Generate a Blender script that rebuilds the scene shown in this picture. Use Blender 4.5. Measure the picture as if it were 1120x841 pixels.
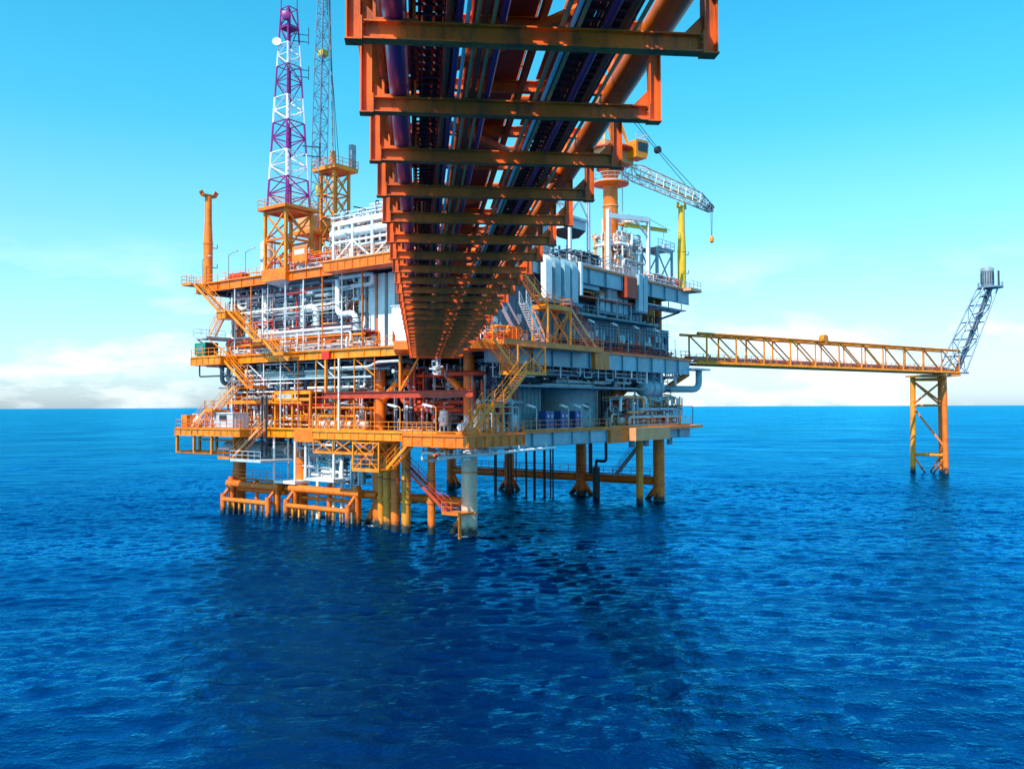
import bpy, math, random
import numpy as np
from mathutils import Vector, Matrix
R = math.radians
rnd = random.Random(11)
scene = bpy.context.scene
for o in list(bpy.data.objects): bpy.data.objects.remove(o)
COL = scene.collection

# ------------------------------------------------------------------ camera
CAMH = 13.6
cd = bpy.data.cameras.new('camera'); cam = bpy.data.objects.new('camera', cd); COL.objects.link(cam)
cam.location = (0, 0, CAMH)
cd.sensor_width = 36; cd.lens = 960/1120*36; cd.clip_start = .1; cd.clip_end = 90000
cam.rotation_mode = 'XYZ'
cam.matrix_world = Matrix.Translation((0, 0, CAMH)) @ Matrix.Rotation(R(91.46), 4, 'X') @ Matrix.Rotation(R(-.2), 4, 'Z')
scene.camera = cam

# ------------------------------------------------------------------ light
SUN_AZ = math.atan2(-.585, -.811)         # direction towards the sun, measured from +Y
SUN_EL = R(49)
w = bpy.data.worlds.new('World'); scene.world = w; w.use_nodes = True
nt = w.node_tree; nt.nodes.clear()
N = nt.nodes.new; L = nt.links.new
wo = N('ShaderNodeOutputWorld'); bg = N('ShaderNodeBackground'); sky = N('ShaderNodeTexSky')
sky.sky_type = 'NISHITA'; sky.sun_disc = False; sky.sun_elevation = SUN_EL; sky.sun_rotation = SUN_AZ
sky.air_density = 1.3; sky.dust_density = .6; sky.ozone_density = 2.5; sky.altitude = 0
hs = N('ShaderNodeHueSaturation'); hs.inputs['Hue'].default_value = .484; hs.inputs['Saturation'].default_value = 1.5; hs.inputs['Value'].default_value = 1.5
tn = N('ShaderNodeMix'); tn.data_type = 'RGBA'; tn.blend_type = 'MULTIPLY'; tn.inputs['Factor'].default_value = 1; tn.inputs[7].default_value = (.70, 1.0, 1.04, 1)
L(sky.outputs[0], tn.inputs[6]); L(tn.outputs[2], hs.inputs['Color'])
tc = N('ShaderNodeTexCoord'); sx = N('ShaderNodeSeparateXYZ'); L(tc.outputs['Generated'], sx.inputs[0])
st = N('ShaderNodeMapRange'); st.inputs['From Min'].default_value = 0; st.inputs['From Max'].default_value = .3; st.inputs['To Min'].default_value = .9; st.inputs['To Max'].default_value = 1.26
L(sx.outputs['Z'], st.inputs['Value']); L(st.outputs[0], hs.inputs['Saturation'])
th_ = N('ShaderNodeMapRange'); th_.inputs['From Min'].default_value = 0; th_.inputs['From Max'].default_value = .22; L(sx.outputs['Z'], th_.inputs['Value'])
tm = N('ShaderNodeMix'); tm.data_type = 'RGBA'; tm.inputs[6].default_value = (.68, .95, 1.55, 1); tm.inputs[7].default_value = (.70, 1.0, 1.04, 1); L(th_.outputs[0], tm.inputs['Factor']); L(tm.outputs[2], tn.inputs[7])
va = N('ShaderNodeMapRange'); va.inputs['From Min'].default_value = 0; va.inputs['From Max'].default_value = .34; va.inputs['To Min'].default_value = 1.05; va.inputs['To Max'].default_value = 1.38
L(sx.outputs['Z'], va.inputs['Value']); L(va.outputs[0], hs.inputs['Value'])
# thin streaky cloud low over the horizon, all the way round
cm = N('ShaderNodeMapping'); cm.inputs['Scale'].default_value = (2.6, 2.6, 9); L(tc.outputs['Generated'], cm.inputs[0])
cn = N('ShaderNodeTexNoise'); cn.inputs['Scale'].default_value = 1.7; cn.inputs['Detail'].default_value = 7; cn.inputs['Roughness'].default_value = .58
L(cm.outputs[0], cn.inputs['Vector'])
cr = N('ShaderNodeMapRange'); cr.inputs['From Min'].default_value = .50; cr.inputs['From Max'].default_value = .68; L(cn.outputs['Fac'], cr.inputs['Value'])
el = N('ShaderNodeMapRange'); el.interpolation_type = 'SMOOTHSTEP'
el.inputs['From Min'].default_value = .02; el.inputs['From Max'].default_value = .2; el.inputs['To Min'].default_value = 1; el.inputs['To Max'].default_value = 0
L(sx.outputs['Z'], el.inputs['Value'])
mu = N('ShaderNodeMath'); mu.operation = 'MULTIPLY'; L(cr.outputs[0], mu.inputs[0]); L(el.outputs[0], mu.inputs[1])
mix = N('ShaderNodeMix'); mix.data_type = 'RGBA'; L(mu.outputs[0], mix.inputs['Factor']); L(hs.outputs[0], mix.inputs[6])
mix.inputs[7].default_value = (9.0, 9.6, 9.6, 1)
L(mix.outputs[2], bg.inputs['Color']); bg.inputs['Strength'].default_value = .13
L(bg.outputs[0], wo.inputs[0])
sd = bpy.data.lights.new('sun', 'SUN'); sd.energy = 5.0; sd.angle = R(.53); sd.color = (1, .95, .86)
sun = bpy.data.objects.new('sun', sd); COL.objects.link(sun)
sv = Vector((math.sin(SUN_AZ)*math.cos(SUN_EL), math.cos(SUN_AZ)*math.cos(SUN_EL), math.sin(SUN_EL)))
sun.rotation_euler = sv.to_track_quat('Z', 'Y').to_euler(); sun.location = sv*200
vs = scene.view_settings; vs.view_transform = 'Standard'; vs.look = 'None'; vs.exposure = 0.3; vs.gamma = 1

# ------------------------------------------------------------------ materials
MATS = {}
def paint(name, col, rough=.45, metal=0.0, dirt=.35, rust=0.0, splash=False):
    m = bpy.data.materials.new(name); m.use_nodes = True; t = m.node_tree; n = t.nodes.new; l = t.links.new
    b = t.nodes['Principled BSDF']; b.inputs['Roughness'].default_value = rough; b.inputs['Metallic'].default_value = metal
    g = n('ShaderNodeNewGeometry'); oi = n('ShaderNodeObjectInfo')
    a = n('ShaderNodeTexNoise'); a.inputs['Scale'].default_value = .9; a.inputs['Detail'].default_value = 6; a.inputs['Roughness'].default_value = .65
    l(g.outputs['Position'], a.inputs['Vector'])
    mr = n('ShaderNodeMapRange'); mr.inputs['From Min'].default_value = .35; mr.inputs['From Max'].default_value = .75
    mr.inputs['To Min'].default_value = 1.08; mr.inputs['To Max'].default_value = 1-dirt; l(a.outputs['Fac'], mr.inputs['Value'])
    r2 = n('ShaderNodeMapRange'); r2.inputs['To Min'].default_value = .86; r2.inputs['To Max'].default_value = 1.1; l(oi.outputs['Random'], r2.inputs['Value'])
    mm = n('ShaderNodeMath'); mm.operation = 'MULTIPLY'; l(mr.outputs[0], mm.inputs[0]); l(r2.outputs[0], mm.inputs[1])
    sc = n('ShaderNodeVectorMath'); sc.operation = 'SCALE'; sc.inputs[0].default_value = col; l(mm.outputs[0], sc.inputs['Scale'])
    out = sc.outputs[0]
    if rust:
        mp = n('ShaderNodeMapping'); mp.inputs['Scale'].default_value = (2.3, 2.3, .45); l(g.outputs['Position'], mp.inputs[0])
        rn = n('ShaderNodeTexNoise'); rn.inputs['Scale'].default_value = 1.6; rn.inputs['Detail'].default_value = 8; rn.inputs['Roughness'].default_value = .7
        l(mp.outputs[0], rn.inputs['Vector'])
        rr = n('ShaderNodeMapRange'); rr.inputs['From Min'].default_value = .66-rust*.2; rr.inputs['From Max'].default_value = .78-rust*.1; l(rn.outputs['Fac'], rr.inputs['Value'])
        mx = n('ShaderNodeMix'); mx.data_type = 'RGBA'; l(rr.outputs[0], mx.inputs['Factor']); l(out, mx.inputs[6]); mx.inputs[7].default_value = (.13, .045, .02, 1)
        out = mx.outputs[2]
    if splash:                          # black weed and wet steel in the splash zone
        sp = n('ShaderNodeSeparateXYZ'); l(g.outputs['Position'], sp.inputs[0])
        ad = n('ShaderNodeMath'); ad.operation = 'MULTIPLY_ADD'; l(a.outputs['Fac'], ad.inputs[0]); ad.inputs[1].default_value = -3.2; l(sp.outputs['Z'], ad.inputs[2])
        ar = n('ShaderNodeMapRange'); ar.inputs['From Min'].default_value = -1.2; ar.inputs['From Max'].default_value = -.4; ar.inputs['To Min'].default_value = 1; ar.inputs['To Max'].default_value = 0
        l(ad.outputs[0], ar.inputs['Value'])
        mx = n('ShaderNodeMix'); mx.data_type = 'RGBA'; l(ar.outputs[0], mx.inputs['Factor']); l(out, mx.inputs[6]); mx.inputs[7].default_value = (.022, .026, .02, 1)
        out = mx.outputs[2]
    l(out, b.inputs['Base Color'])
    bu = n('ShaderNodeBump'); bu.inputs['Strength'].default_value = .15; bu.inputs['Distance'].default_value = .03; l(a.outputs['Fac'], bu.inputs['Height']); l(bu.outputs[0], b.inputs['Normal'])
    MATS[name] = m; return m
paint('orange', (0.93, 0.185, 0.003), .42, 0, .45, .5)
paint('bridge_orange', (0.92, 0.135, 0.004), .5, 0, .5, .75)
paint('leg_orange', (0.9, 0.175, 0.006), .5, 0, .4, .45, True)
paint('leg_cream', (.62, .48, .34), .55, 0, .3, .4, True)
paint('leg_olive', (0.92, 0.28, 0.008), .5, 0, .4, .4, True)
paint('yellow', (0.97, 0.275, 0.003), .42, 0, .45, .5)
paint('deep_yellow', (0.92, 0.25, 0.004), .42, 0, .45, .5)
paint('brown_red', (0.52, 0.05, 0.012), .55, 0, .4, .3)
paint('white', (.80, .78, .76), .4, 0, .22, .1)
paint('pale_grey', (.55, .57, .60), .45, 0, .3, .12)
paint('grey', (.26, .30, .34), .5, 0, .35, .2)
paint('blue_grey', (0.12, 0.235, 0.31), .5, 0, .35, .12)
paint('pale_blue', (0.27, 0.43, 0.5), .45, 0, .28, .1)
paint('teal_grey', (0.12, 0.25, 0.29), .5, 0, .35, .15)
paint('blue', (.02, .09, .32), .4, 0, .2)
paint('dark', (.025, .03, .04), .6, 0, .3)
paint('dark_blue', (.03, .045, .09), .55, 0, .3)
paint('galv', (.30, .34, .42), .4, .6, .3, .1)
paint('purple_pipe', (0.13, 0.015, 0.14), .3, 0, .35)
paint('red', (0.75, 0.03, 0.01), .45, 0, .3, .1)
paint('tower_red', (0.3, 0.015, 0.2), .45, 0, .2)
paint('tower_white', (.85, .82, .85), .45, 0, .15)
paint('green', (.01, .22, .09), .45, 0, .25)
paint('lime_post', (0.72, 0.42, 0.01), .42, 0, .25, .1)
paint('grating', (0.5, 0.12, 0.015), .7, .2, .4, .2)
paint('beige', (0.84, 0.34, 0.13), .5, 0, .3, .15)
paint('tray', (0.12, 0.03, 0.03), .55, 0, .4)
paint('cable', (0.1, 0.03, 0.03), .6, 0, .3)
paint('boom_steel', (0.78, 0.64, 0.52), .45, .2, .3, .25)
paint('lamp_glass', (.85, .85, .78), .2, 0, .05)
paint('glass', (.02, .03, .04), .05, 0, 0)

# ------------------------------------------------------------------ mesh builder
def V3(p): return p if isinstance(p, Vector) else Vector(p)
class MB:
    def __init__(s): s.v = []; s.f = []
    def add(s, vs, fs):
        o = len(s.v); s.v += [tuple(p) for p in vs]; s.f += [tuple(i+o for i in q) for q in fs]; return s
    def hexa(s, c): return s.add(c, [(0,3,2,1),(4,5,6,7),(0,1,5,4),(1,2,6,5),(2,3,7,6),(3,0,4,7)])
    def box(s, x0, x1, y0, y1, z0, z1):
        return s.hexa([(x0,y0,z0),(x1,y0,z0),(x1,y1,z0),(x0,y1,z0),(x0,y0,z1),(x1,y0,z1),(x1,y1,z1),(x0,y1,z1)])
    def cbox(s, c, d): return s.box(c[0]-d[0]/2, c[0]+d[0]/2, c[1]-d[1]/2, c[1]+d[1]/2, c[2]-d[2]/2, c[2]+d[2]/2)
    def bar(s, p0, p1, wd, h, up=(0,0,1)):
        p0 = V3(p0); p1 = V3(p1); d = (p1-p0).normalized(); up = V3(up)
        if abs(d.dot(up)) > .99: up = Vector((1,0,0))
        x = d.cross(up).normalized()*wd/2; y = x.cross(d).normalized()*h/2
        return s.hexa([p0-x-y, p0+x-y, p0+x+y, p0-x+y, p1-x-y, p1+x-y, p1+x+y, p1-x+y])
    def ibar(s, p0, p1, wd, h, t=.025, up=(0,0,1)):
        p0 = V3(p0); p1 = V3(p1); d = (p1-p0).normalized(); u = V3(up)
        if abs(d.dot(u)) > .99: u = Vector((1,0,0))
        y = d.cross(u).normalized().cross(d)*(h/2-t/2)
        s.bar(p0+y, p1+y, wd, t, up); s.bar(p0-y, p1-y, wd, t, up); return s.bar(p0, p1, t, h-2*t, up)
    def tube(s, p0, p1, r, n=8, r2=None): return s.path([p0, p1], r, n, r2=r2)
    def path(s, pts, r, n=8, bend=0, r2=None):
        pts = [V3(p) for p in pts]
        if bend and len(pts) > 2:
            q = [pts[0]]
            for i in range(1, len(pts)-1):
                a, b, c = pts[i-1], pts[i], pts[i+1]
                e = min(bend, (a-b).length*.45, (c-b).length*.45)
                pa = b+(a-b).normalized()*e; pc = b+(c-b).normalized()*e
                for k in range(5):
                    t = k/4; q.append(pa*(1-t)**2+b*2*t*(1-t)+pc*t*t)
            q.append(pts[-1]); pts = q
        rings = []; m = len(pts); d0 = (pts[1]-pts[0]).normalized()
        up = Vector((0,0,1)) if abs(d0.z) < .9 else Vector((1,0,0))
        x = d0.cross(up).normalized()
        for i, p in enumerate(pts):
            d = (pts[min(i+1,m-1)]-pts[max(i-1,0)]).normalized()
            x = (x-d*x.dot(d)).normalized(); y = d.cross(x)
            rr = r if r2 is None else r+(r2-r)*i/(m-1)
            rings.append([p+(x*math.cos(2*math.pi*k/n)+y*math.sin(2*math.pi*k/n))*rr for k in range(n)])
        vs = [p for g in rings for p in g]; fs = []
        for i in range(m-1):
            for k in range(n): fs.append((i*n+k, i*n+(k+1)%n, (i+1)*n+(k+1)%n, (i+1)*n+k))
        fs.append(tuple(reversed(range(n)))); fs.append(tuple(range((m-1)*n, m*n)))
        return s.add(vs, fs)
    def lathe(s, prof, o, axis=(0,0,1), n=20):
        o = V3(o); ax = V3(axis).normalized(); x = ax.cross(Vector((0,0,1)) if abs(ax.z) < .9 else Vector((1,0,0))).normalized(); y = ax.cross(x)
        vs = []; fs = []
        for (r, h) in prof:
            for k in range(n):
                a = 2*math.pi*k/n; vs.append(o+ax*h+(x*math.cos(a)+y*math.sin(a))*max(r, .001))
        for i in range(len(prof)-1):
            for k in range(n): fs.append((i*n+k, i*n+(k+1)%n, (i+1)*n+(k+1)%n, (i+1)*n+k))
        fs.append(tuple(reversed(range(n)))); fs.append(tuple(range((len(prof)-1)*n, len(prof)*n)))
        return s.add(vs, fs)
    def vessel(s, p0, p1, r, n=20, dome=.5):
        p0 = V3(p0); p1 = V3(p1); ln = (p1-p0).length; pr = []
        for k in range(6): a = k/5*math.pi/2; pr.append((r*math.sin(a), -r*dome*math.cos(a)))
        for k in range(6): a = k/5*math.pi/2; pr.append((r*math.cos(a), ln+r*dome*math.sin(a)))
        return s.lathe(pr, p0, p1-p0, n)
    def rail(s, pts, h=1.1, sp=1.6, t=.05, base=None, mids=2):
        pts = [V3(p) for p in pts]
        for a, b in zip(pts, pts[1:]):
            ln = (b-a).length; k = max(1, round(ln/sp))
            for i in range(k+1): p = a.lerp(b, i/k); s.bar(p, p+Vector((0,0,h)), t, t)
            for j in range(mids): z = Vector((0,0,h*(1-j*.45))); s.bar(a+z, b+z, t, t)
            s.bar(a+Vector((0,0,.07)), b+Vector((0,0,.07)), .02, .14)
        return s
    def corr(s, a, b, z0, z1, pitch=.6, depth=.12, t=.08, side=1):
        """trapezoidal ribbed sheet from a to b (plan), thickness t behind"""
        a = Vector((a[0], a[1], 0)); b = Vector((b[0], b[1], 0)); d = b-a; ln = d.length; d.normalize(); nn = Vector((-d.y, d.x, 0))*side
        k = max(2, round(ln/pitch)); p = ln/k; prof = []
        for i in range(k):
            prof += [(i*p, 0), (i*p+p*.35, 0), (i*p+p*.5, depth), (i*p+p*.85, depth)]
        prof.append((ln, 0)); m = len(prof); vs = []
        for zz in (z0, z1):
            for (x, y) in prof: q = a+d*x+nn*y; vs.append((q.x, q.y, zz))
        for zz in (z0, z1):
            for (x, y) in prof: q = a+d*x-nn*t; vs.append((q.x, q.y, zz))
        fs = []
        for i in range(m-1):
            fs += [(i, i+1, m+i+1, m+i), (2*m+i+1, 2*m+i, 3*m+i, 3*m+i+1), (m+i, m+i+1, 3*m+i+1, 3*m+i), (i+1, i, 2*m+i, 2*m+i+1)]
        fs += [(0, m, 3*m, 2*m), (m-1, 3*m-1, 4*m-1, 2*m-1)]
        return s.add(vs, fs)
    def build(s, name, mat, parent=None, smooth=True, kind=None):
        me = bpy.data.meshes.new(name); me.from_pydata(s.v, [], s.f); me.validate(); me.materials.append(MATS[mat])
        if smooth:
            me.polygons.foreach_set('use_smooth', [True]*len(me.polygons)); me.set_sharp_from_angle(angle=R(40))
        return link(name, me, parent, kind)
def link(name, me, parent=None, kind=None):
    o = bpy.data.objects.new(name, me); COL.objects.link(o)
    if parent is not None: o.parent = parent
    if kind: o['kind'] = kind
    return o
def tag(o, label, cat, group=None):
    o['label'] = label; o['category'] = cat
    if group: o['group'] = group
    return o
# platform axes: x runs along the shaded right-hand face, y along the sunlit left-hand face
A0 = Vector((-4.6, 94, 0)); PROT = math.atan2(.8, .6)
PM = Matrix.Translation(A0) @ Matrix.Rotation(PROT, 4, 'Z')
def thing(name, label, cat, loc=(0,0,0), group=None, rot=0):
    o = bpy.data.objects.new(name, None); COL.objects.link(o); o.empty_display_size = .3
    p = PM @ Vector(loc); o.location = p; o.rotation_euler = (0, 0, PROT+rot)
    return tag(o, label, cat, group)
ORD = ('first', 'second', 'third', 'fourth', 'fifth', 'sixth', 'seventh')
def strut(name, p0, p1, r, mat, parent, n=8): return MB().tube(p0, p1, r, n).build(name, mat, parent)
def copy_tree(o, parent=None):
    c = o.copy(); COL.objects.link(c); c.parent = parent
    for ch in list(o.children): copy_tree(ch, c)
    return c
def place(o, loc, rot=0):
    o.location = PM @ Vector(loc); o.rotation_euler = (0, 0, PROT+rot); return o

# ------------------------------------------------------------------ sea
def make_sea():
    def axis(lo, f0, f1, hi, st, g0, g1):
        def out(span, gr):
            n = int(math.log(1+span*gr/st)/math.log(1+gr))+1; return st*((1+gr)**np.arange(1, n+1)-1)/gr
        return np.concatenate([(f0-out(f0-lo, g0))[::-1], np.arange(f0, f1, st), f1+out(hi-f1, g1)])
    # fine round the platform, coarse out to the horizon
    xs = axis(-60000, -60, 66, 60000, .38, .028, .028); ys = axis(-20000, 20, 150, 70000, .3, .09, .02)
    X, Y = np.meshgrid(xs, ys); dx = np.gradient(xs)[None, :]; dy = np.gradient(ys)[:, None]; sp = np.maximum(dx, dy)
    rs = np.random.RandomState(5); Z = np.zeros_like(X); OX = np.zeros_like(X); OY = np.zeros_like(X)
    for lam, amp, nn in ((30, .03, 4), (11, .016, 7), (5.5, .010, 12), (3.0, .0085, 16), (1.9, .0095, 20), (1.25, .0065, 22)):
        for _ in range(nn):
            l = lam*rs.uniform(.8, 1.25); th = R(255)+rs.normal(0, .8); k = 2*np.pi/l
            ph = k*(X*np.cos(th)+Y*np.sin(th))+rs.uniform(0, 6.28)
            at = np.clip((l/sp-2)/1.6, 0, 1)*amp*rs.uniform(.5, 1.1)
            s_ = np.sin(ph); Z += at*s_; c_ = np.cos(ph); OX += -.7*at*np.cos(th)*c_*-1; OY += -.7*at*np.sin(th)*c_*-1
    P = np.stack([X+OX, Y+OY, Z], -1).astype(np.float32).reshape(-1, 3)
    ny, nx = X.shape; i = np.arange(ny*nx).reshape(ny, nx)
    Q = np.stack([i[:-1,:-1], i[:-1,1:], i[1:,1:], i[1:,:-1]], -1).reshape(-1, 4)
    me = bpy.data.meshes.new('sea'); me.vertices.add(len(P)); me.vertices.foreach_set('co', P.ravel())
    me.loops.add(Q.size); me.loops.foreach_set('vertex_index', Q.ravel().astype(np.int32))
    me.polygons.add(len(Q)); me.polygons.foreach_set('loop_start', np.arange(0, Q.size, 4, dtype=np.int32)); me.polygons.foreach_set('loop_total', np.full(len(Q), 4, dtype=np.int32))
    me.update(); me.polygons.foreach_set('use_smooth', np.ones(len(Q), dtype=bool))
    # wash where the legs break the surface
    wash = np.zeros(X.shape, np.float32); ca, sa = math.cos(PROT), math.sin(PROT)
    for u in (0, 43.4):
        for v in (0, 13.4, 27.4, 40):
            cx, cy = A0.x+u*ca-v*sa, A0.y+u*sa+v*ca; dd = np.hypot(X-cx, Y-cy); wash = np.maximum(wash, np.clip(1-(dd-.8)/1.8, 0, 1))
    at_ = me.attributes.new('wash', 'FLOAT', 'POINT'); at_.data.foreach_set('value', wash.ravel())
    m = bpy.data.materials.new('sea_water'); m.use_nodes = True; t = m.node_tree; n = t.nodes.new; l = t.links.new; t.nodes.remove(t.nodes['Principled BSDF'])
    g = n('ShaderNodeNewGeometry'); hgt = None
    wn = n('ShaderNodeTexNoise'); wn.inputs['Scale'].default_value = .022; wn.inputs['Detail'].default_value = 3; l(g.outputs['Position'], wn.inputs['Vector'])
    wr = n('ShaderNodeMapRange'); wr.inputs['From Min'].default_value = .35; wr.inputs['From Max'].default_value = .65; wr.inputs['To Min'].default_value = .45; wr.inputs['To Max'].default_value = 1; l(wn.outputs['Fac'], wr.inputs['Value'])
    for sc_, sx_, dist, det in ((.07, .6, .5, 4), (.33, .7, .13, 5), (1.4, .8, .056, 5), (5.0, .9, .026, 3)):
        mp = n('ShaderNodeMapping'); mp.inputs['Rotation'].default_value = (0, 0, R(14)); mp.inputs['Scale'].default_value = (sx_, 1, 1); l(g.outputs['Position'], mp.inputs[0])
        no = n('ShaderNodeTexNoise'); no.inputs['Scale'].default_value = sc_; no.inputs['Detail'].default_value = det; no.inputs['Roughness'].default_value = .6; l(mp.outputs[0], no.inputs['Vector'])
        bu = n('ShaderNodeBump'); bu.inputs['Strength'].default_value = 1; bu.inputs['Distance'].default_value = dist*2.7; l(wr.outputs[0], bu.inputs['Strength']); l(no.outputs['Fac'], bu.inputs['Height'])
        if hgt: l(hgt, bu.inputs['Normal'])
        hgt = bu.outputs[0]
    # broad-band facet slopes, so that distant water is as rough as near water
    sm_ = n('ShaderNodeMapping'); sm_.inputs['Rotation'].default_value = (0, 0, R(-8)); sm_.inputs['Scale'].default_value = (.45, 1, 1); l(g.outputs['Position'], sm_.inputs[0])
    sn = n('ShaderNodeTexNoise'); sn.inputs['Scale'].default_value = .035; sn.inputs['Detail'].default_value = 9; sn.inputs['Roughness'].default_value = .74; l(sm_.outputs[0], sn.inputs['Vector'])
    s1 = n('ShaderNodeVectorMath'); s1.operation = 'SUBTRACT'; l(sn.outputs['Color'], s1.inputs[0]); s1.inputs[1].default_value = (.5, .5, .5)
    s2 = n('ShaderNodeVectorMath'); s2.operation = 'MULTIPLY'; l(s1.outputs[0], s2.inputs[0]); s2.inputs[1].default_value = (.42, .8, 0)
    s3 = n('ShaderNodeVectorMath'); s3.operation = 'ADD'; l(hgt, s3.inputs[0]); l(s2.outputs[0], s3.inputs[1])
    s4 = n('ShaderNodeVectorMath'); s4.operation = 'NORMALIZE'; l(s3.outputs[0], s4.inputs[0]); hgt = s4.outputs[0]
    di = n('ShaderNodeBsdfDiffuse'); di.inputs['Color'].default_value = (.0, .010, .06, 1)
    gl = n('ShaderNodeBsdfGlossy'); gl.inputs['Color'].default_value = (.03, .55, 1.0, 1); gl.inputs['Roughness'].default_value = .06
    fr = n('ShaderNodeFresnel'); fr.inputs['IOR'].default_value = 1.7
    for q in (di, gl, fr): l(hgt, q.inputs['Normal'])
    ms = n('ShaderNodeMixShader'); l(fr.outputs[0], ms.inputs[0]); l(di.outputs[0], ms.inputs[1]); l(gl.outputs[0], ms.inputs[2]); 
    # thin foam: wash round the legs
    wa = n('ShaderNodeAttribute'); wa.attribute_name = 'wash'; fn = n('ShaderNodeTexNoise'); fn.inputs['Scale'].default_value = 2.6; fn.inputs['Detail'].default_value = 6; l(g.outputs['Position'], fn.inputs['Vector'])
    fm = n('ShaderNodeMath'); fm.operation = 'MULTIPLY_ADD'; l(wa.outputs['Fac'], fm.inputs[0]); fm.inputs[1].default_value = .5; l(fn.outputs['Fac'], fm.inputs[2])
    fq = n('ShaderNodeMapRange'); fq.inputs['From Min'].default_value = .80; fq.inputs['From Max'].default_value = 1.02; fq.inputs['To Max'].default_value = .7; l(fm.outputs[0], fq.inputs['Value'])
    fd = n('ShaderNodeBsdfDiffuse'); fd.inputs['Color'].default_value = (.5, .68, .72, 1); fx = n('ShaderNodeMixShader'); l(fq.outputs[0], fx.inputs[0]); l(ms.outputs[0], fx.inputs[1]); l(fd.outputs[0], fx.inputs[2])
    l(fx.outputs[0], t.nodes['Material Output'].inputs['Surface'])
    me.materials.append(m); link('sea', me, None, 'structure')
make_sea()

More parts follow.
